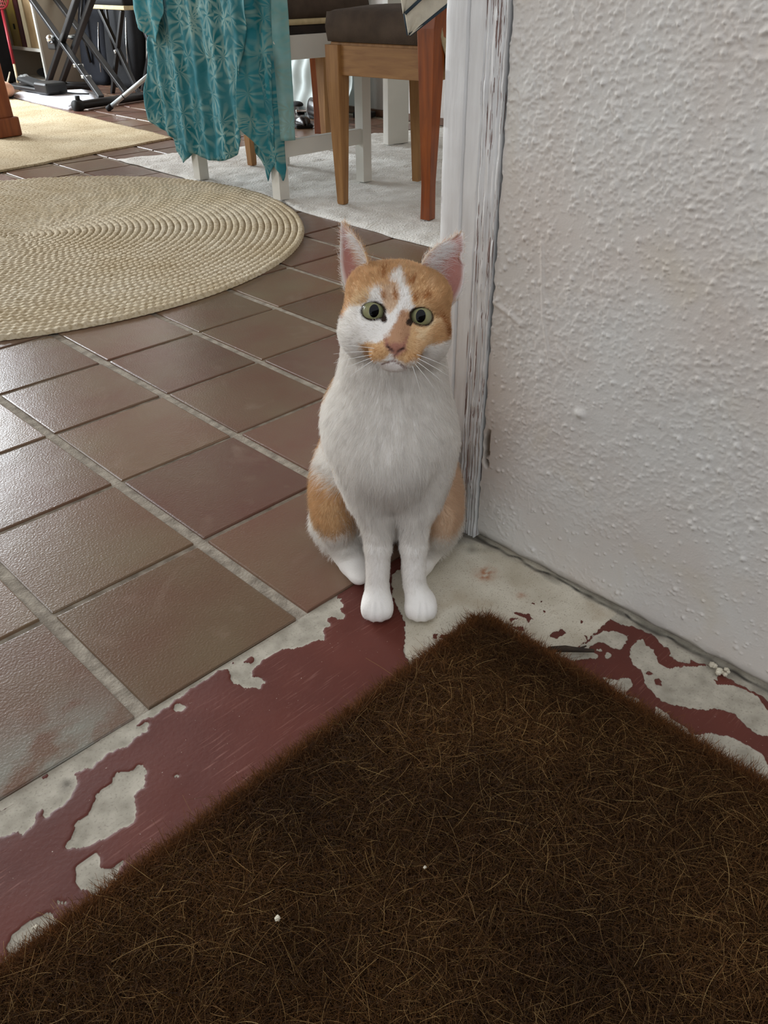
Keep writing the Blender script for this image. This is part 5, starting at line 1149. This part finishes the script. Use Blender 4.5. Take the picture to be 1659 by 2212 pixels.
def towel():
    r = empty('folded_towel', (1.6,4.3,0), 0, label='white folded towel on the floor under the black pedal', cat='towel')
    TWL = mat('white_terry', lin(222,222,226), lin(206,206,212), rough=.95, scale=30, bump=.6, bscale=220)
    for z,(a,b,c,d) in enumerate((((1.475,3.93),(1.70,3.965),(1.93,4.52),(1.50,4.74)),((1.490,3.955),(1.69,3.985),(1.90,4.50),(1.515,4.71)))):
        o = slab_grid([a,b,c,d],.02,lambda P,e,z=z: (.013+.013*z+.003*vnoise(P,9,2+z)+.0015*vnoise(P,40,3))*np.clip(.55+e/.03,0,1),'towel_layer',TWL); o.parent = r; o.matrix_parent_inverse = Matrix.Translation((-1.6,-4.3,0))
towel()
def pedal():
    r = empty('foot_pedal', (1.63,4.60,.03), math.radians(-88), label='black foot pedal lying on the white towel', cat='pedal')
    B().box((-.02,0,.012),(.46,.12,.024),bevel=.006).put('base', BLK, r); B().box((-.02,0,.042),(.24,.09,.02),bevel=.008,M=Matrix.Rotation(.10,4,'Y')).put('treadle', RUB, r)
    B().box((.20,-.015,.03),(.14,.13,.06),bevel=.012).put('housing', BLK, r)
    B().tube([(.27,0,.012),(.32,.03,.008),(.37,.05,.006),(.42,.09,.005)],.004,n=6).put('cord', RUB, r, True)
pedal()
def small():
    WD = mat('pale_stick2', lin(206,196,170), lin(190,178,150), rough=.6, scale=20)
    o = B().tube([(1.53,4.80,.02),(1.72,5.13,.085)],[.006,.0045],n=8).put('drumstick', WD, None, True); tag(o,'pale drumstick propped up behind the pedal, pointing left','drumstick')
    o.data.materials.clear(); o.data.materials.append(WD)
    o = B().tube([(1.475,4.73,.037),(1.545,4.86,.045)],[.005,.006],n=8).put('drumstick', WD, None, True); tag(o,'short pale drumstick lying at the corner of the white towel','drumstick')
    PL,t,b = nt('clear_plastic'); b.inputs['Base Color'].default_value=lin(226,230,230); b.inputs['Roughness'].default_value=.12; b.inputs['Transmission Weight'].default_value=.55
    b_ = B(); g = bmesh.ops.create_icosphere(b_.b,subdivisions=3,radius=.045)
    for v in g['verts']: v.co *= 1+.25*random.uniform(-1,1); v.co.z = max(v.co.z*.8,-.03)
    o = b_.put('plastic_wrapper', PL); o.location = (1.80,5.13,.032); tag(o,'crumpled clear plastic wrapper on the floor by the bookshelf','wrapper')
    SK = mat('peach_felt', lin(236,196,170), lin(226,170,140), rough=.8, scale=9)
    b_ = B(); g = bmesh.ops.create_uvsphere(b_.b,u_segments=20,v_segments=14,radius=1)
    for v in g['verts']:
        z = (v.co.z+1)*.5; v.co = Vector((v.co.x*.055*(1.1-.3*v.co.y),v.co.y*.13,z*(.085-.03*v.co.y)))
    r = empty('slipper', (1.46,4.66,.0), math.radians(-25), label='peach slipper half hidden behind the wooden table leg', cat='slipper'); b_.put('upper', SK, r, True)
    B().box((0,0,.004),(.10,.24,.008),bevel=.003).put('sole', RUB, r)
small()
def wooden_table():
    r = empty('wooden_table', (.70,3.42,.0085), math.radians(8), label='reddish wooden table leg with a wide block foot at the left edge', cat='table')
    RW = mat('red_wood', lin(116,62,36), lin(140,80,46), rough=.4, scale=5, stretch=(12,12,1.2), detail=5)
    for x in (.16,-.34):
        for y in (-.11,.45):
            l = B().bar((x,y,.07),(x,y,.70),.088,.088,bevel=.006,wx2=.07,wy2=.07).put('leg', RW, r); B().box((x,y,.037),(.115,.115,.074),bevel=.006).put('block_foot', RW, l)
    B().box((-.09,.17,.72),(.56,.62,.04),bevel=.006).put('table_top', RW, r)
wooden_table()

# ------------------------------------------------------------------ behind the chairs: pale curtain, black post, shoes
def curtain():
    r = empty('curtain', (2.36,2.93,0), 0, label='white curtain bunched to the floor behind the chairs', cat='curtain')
    CM,t,b = nt('sheer_white'); b.inputs['Base Color'].default_value=lin(226,234,232); b.inputs['Roughness'].default_value=.9
    tr = N(t,'ShaderNodeBsdfTranslucent'); tr.inputs[0].default_value=lin(226,238,238); ms = N(t,'ShaderNodeMixShader'); ms.inputs[0].default_value=.4; L(t,b.outputs[0],ms.inputs[1]); L(t,tr.outputs[0],ms.inputs[2]); L(t,ms.outputs[0],t.nodes['Material Output'].inputs['Surface'])
    n_,m_ = 90,70; S_,Z_ = np.meshgrid(np.linspace(-.27,.27,n_),np.linspace(.0,2.1,m_)**1.0,indexing='ij')
    lowf = np.clip((.45-Z_)/.45,0,1)
    off = .014*np.sin(S_*70+1.5*np.sin(Z_*3))*(1-.5*lowf)-.10*lowf**1.2-.012*np.sin(Z_*42+S_*3)*lowf
    V = np.stack([off.ravel(),S_.ravel(),Z_.ravel()+.002],1)
    o = link('cloth', npmesh('cloth',V,grid(n_,m_)), CM, r); o.modifiers.new('thickness','SOLIDIFY').thickness=.0012
    B().tube([(.01,-.32,2.12),(.01,.32,2.12)],.011,n=12).put('rail', LACQ, r, True)
curtain()
def post():
    r = empty('black_post', (2.34,2.615,0), 0, label='black upright post beside the white curtain', cat='post')
    B().box((0,0,.62),(.03,.032,1.2),bevel=.003).put('shaft', BLK, r); B().box((0,0,.012),(.09,.07,.024),bevel=.004).put('foot', BLK, r)
post()
def shoe(loc, rz, label):
    r = empty('shoe', loc, rz, label=label, cat='shoe')
    LEA = mat('black_leather', lin(24,22,22), lin(36,34,34), rough=.22, scale=30, spec=.6)
    b_ = B(); V=[];Fc=[];n_,m_=22,16
    for i in range(n_):
        t = i/(n_-1); y = -.13+.26*t; w_ = .042*(.55+.45*math.sin(math.pi*min(1,t*.9+.08)))*(1 if t < .8 else max(.08,(1-t)/.2)**.5); hh = (.075 if t < .35 else .075-.035*min(1,(t-.35)/.3))*(1 if t < .85 else max(.1,((1-t)/.15))**.5)
        for j in range(m_):
            a = math.pi*j/(m_-1); V.append((w_*math.cos(a),y,.012+hh*math.sin(a)**.8))
    for i in range(n_-1):
        for j in range(m_-1): a=i*m_+j; Fc.append((a,a+m_,a+m_+1,a+1))
    pyd('upper',V,Fc,LEA,r,True).modifiers.new('thickness','SOLIDIFY').thickness=.003
    B().box((0,-.01,.008),(.078,.25,.016),bevel=.006).put('sole', RUB, r)
    B().box((.0,.035,.062),(.05,.022,.012),bevel=.004,M=Matrix.Rotation(.3,4,'X')).put('buckle', CHROME, r); B().ball((0,-.06,.078),(.028,.045,.014)).put('opening', BLKF, r, True); return r
shoe((1.975,2.66,.0),math.radians(150),'black shiny shoe beside the reddish chair leg'); shoe((2.16,2.68,0),math.radians(175),'black shiny shoe half hidden by the near chair front leg')
# repeats share a group
for kind, grp in (('book','books standing on the bookshelf'),('shoe','black shoes behind the chairs'),('instrument_bag','instrument bags leaning on the wall'),('drumstick','pale drumsticks by the pedal'),('plaster_crumb','small pale crumbs on mat and paint')):
    for o in COL.objects:
        if o.parent is None and o.name.split('.')[0] == kind: o['group'] = grp
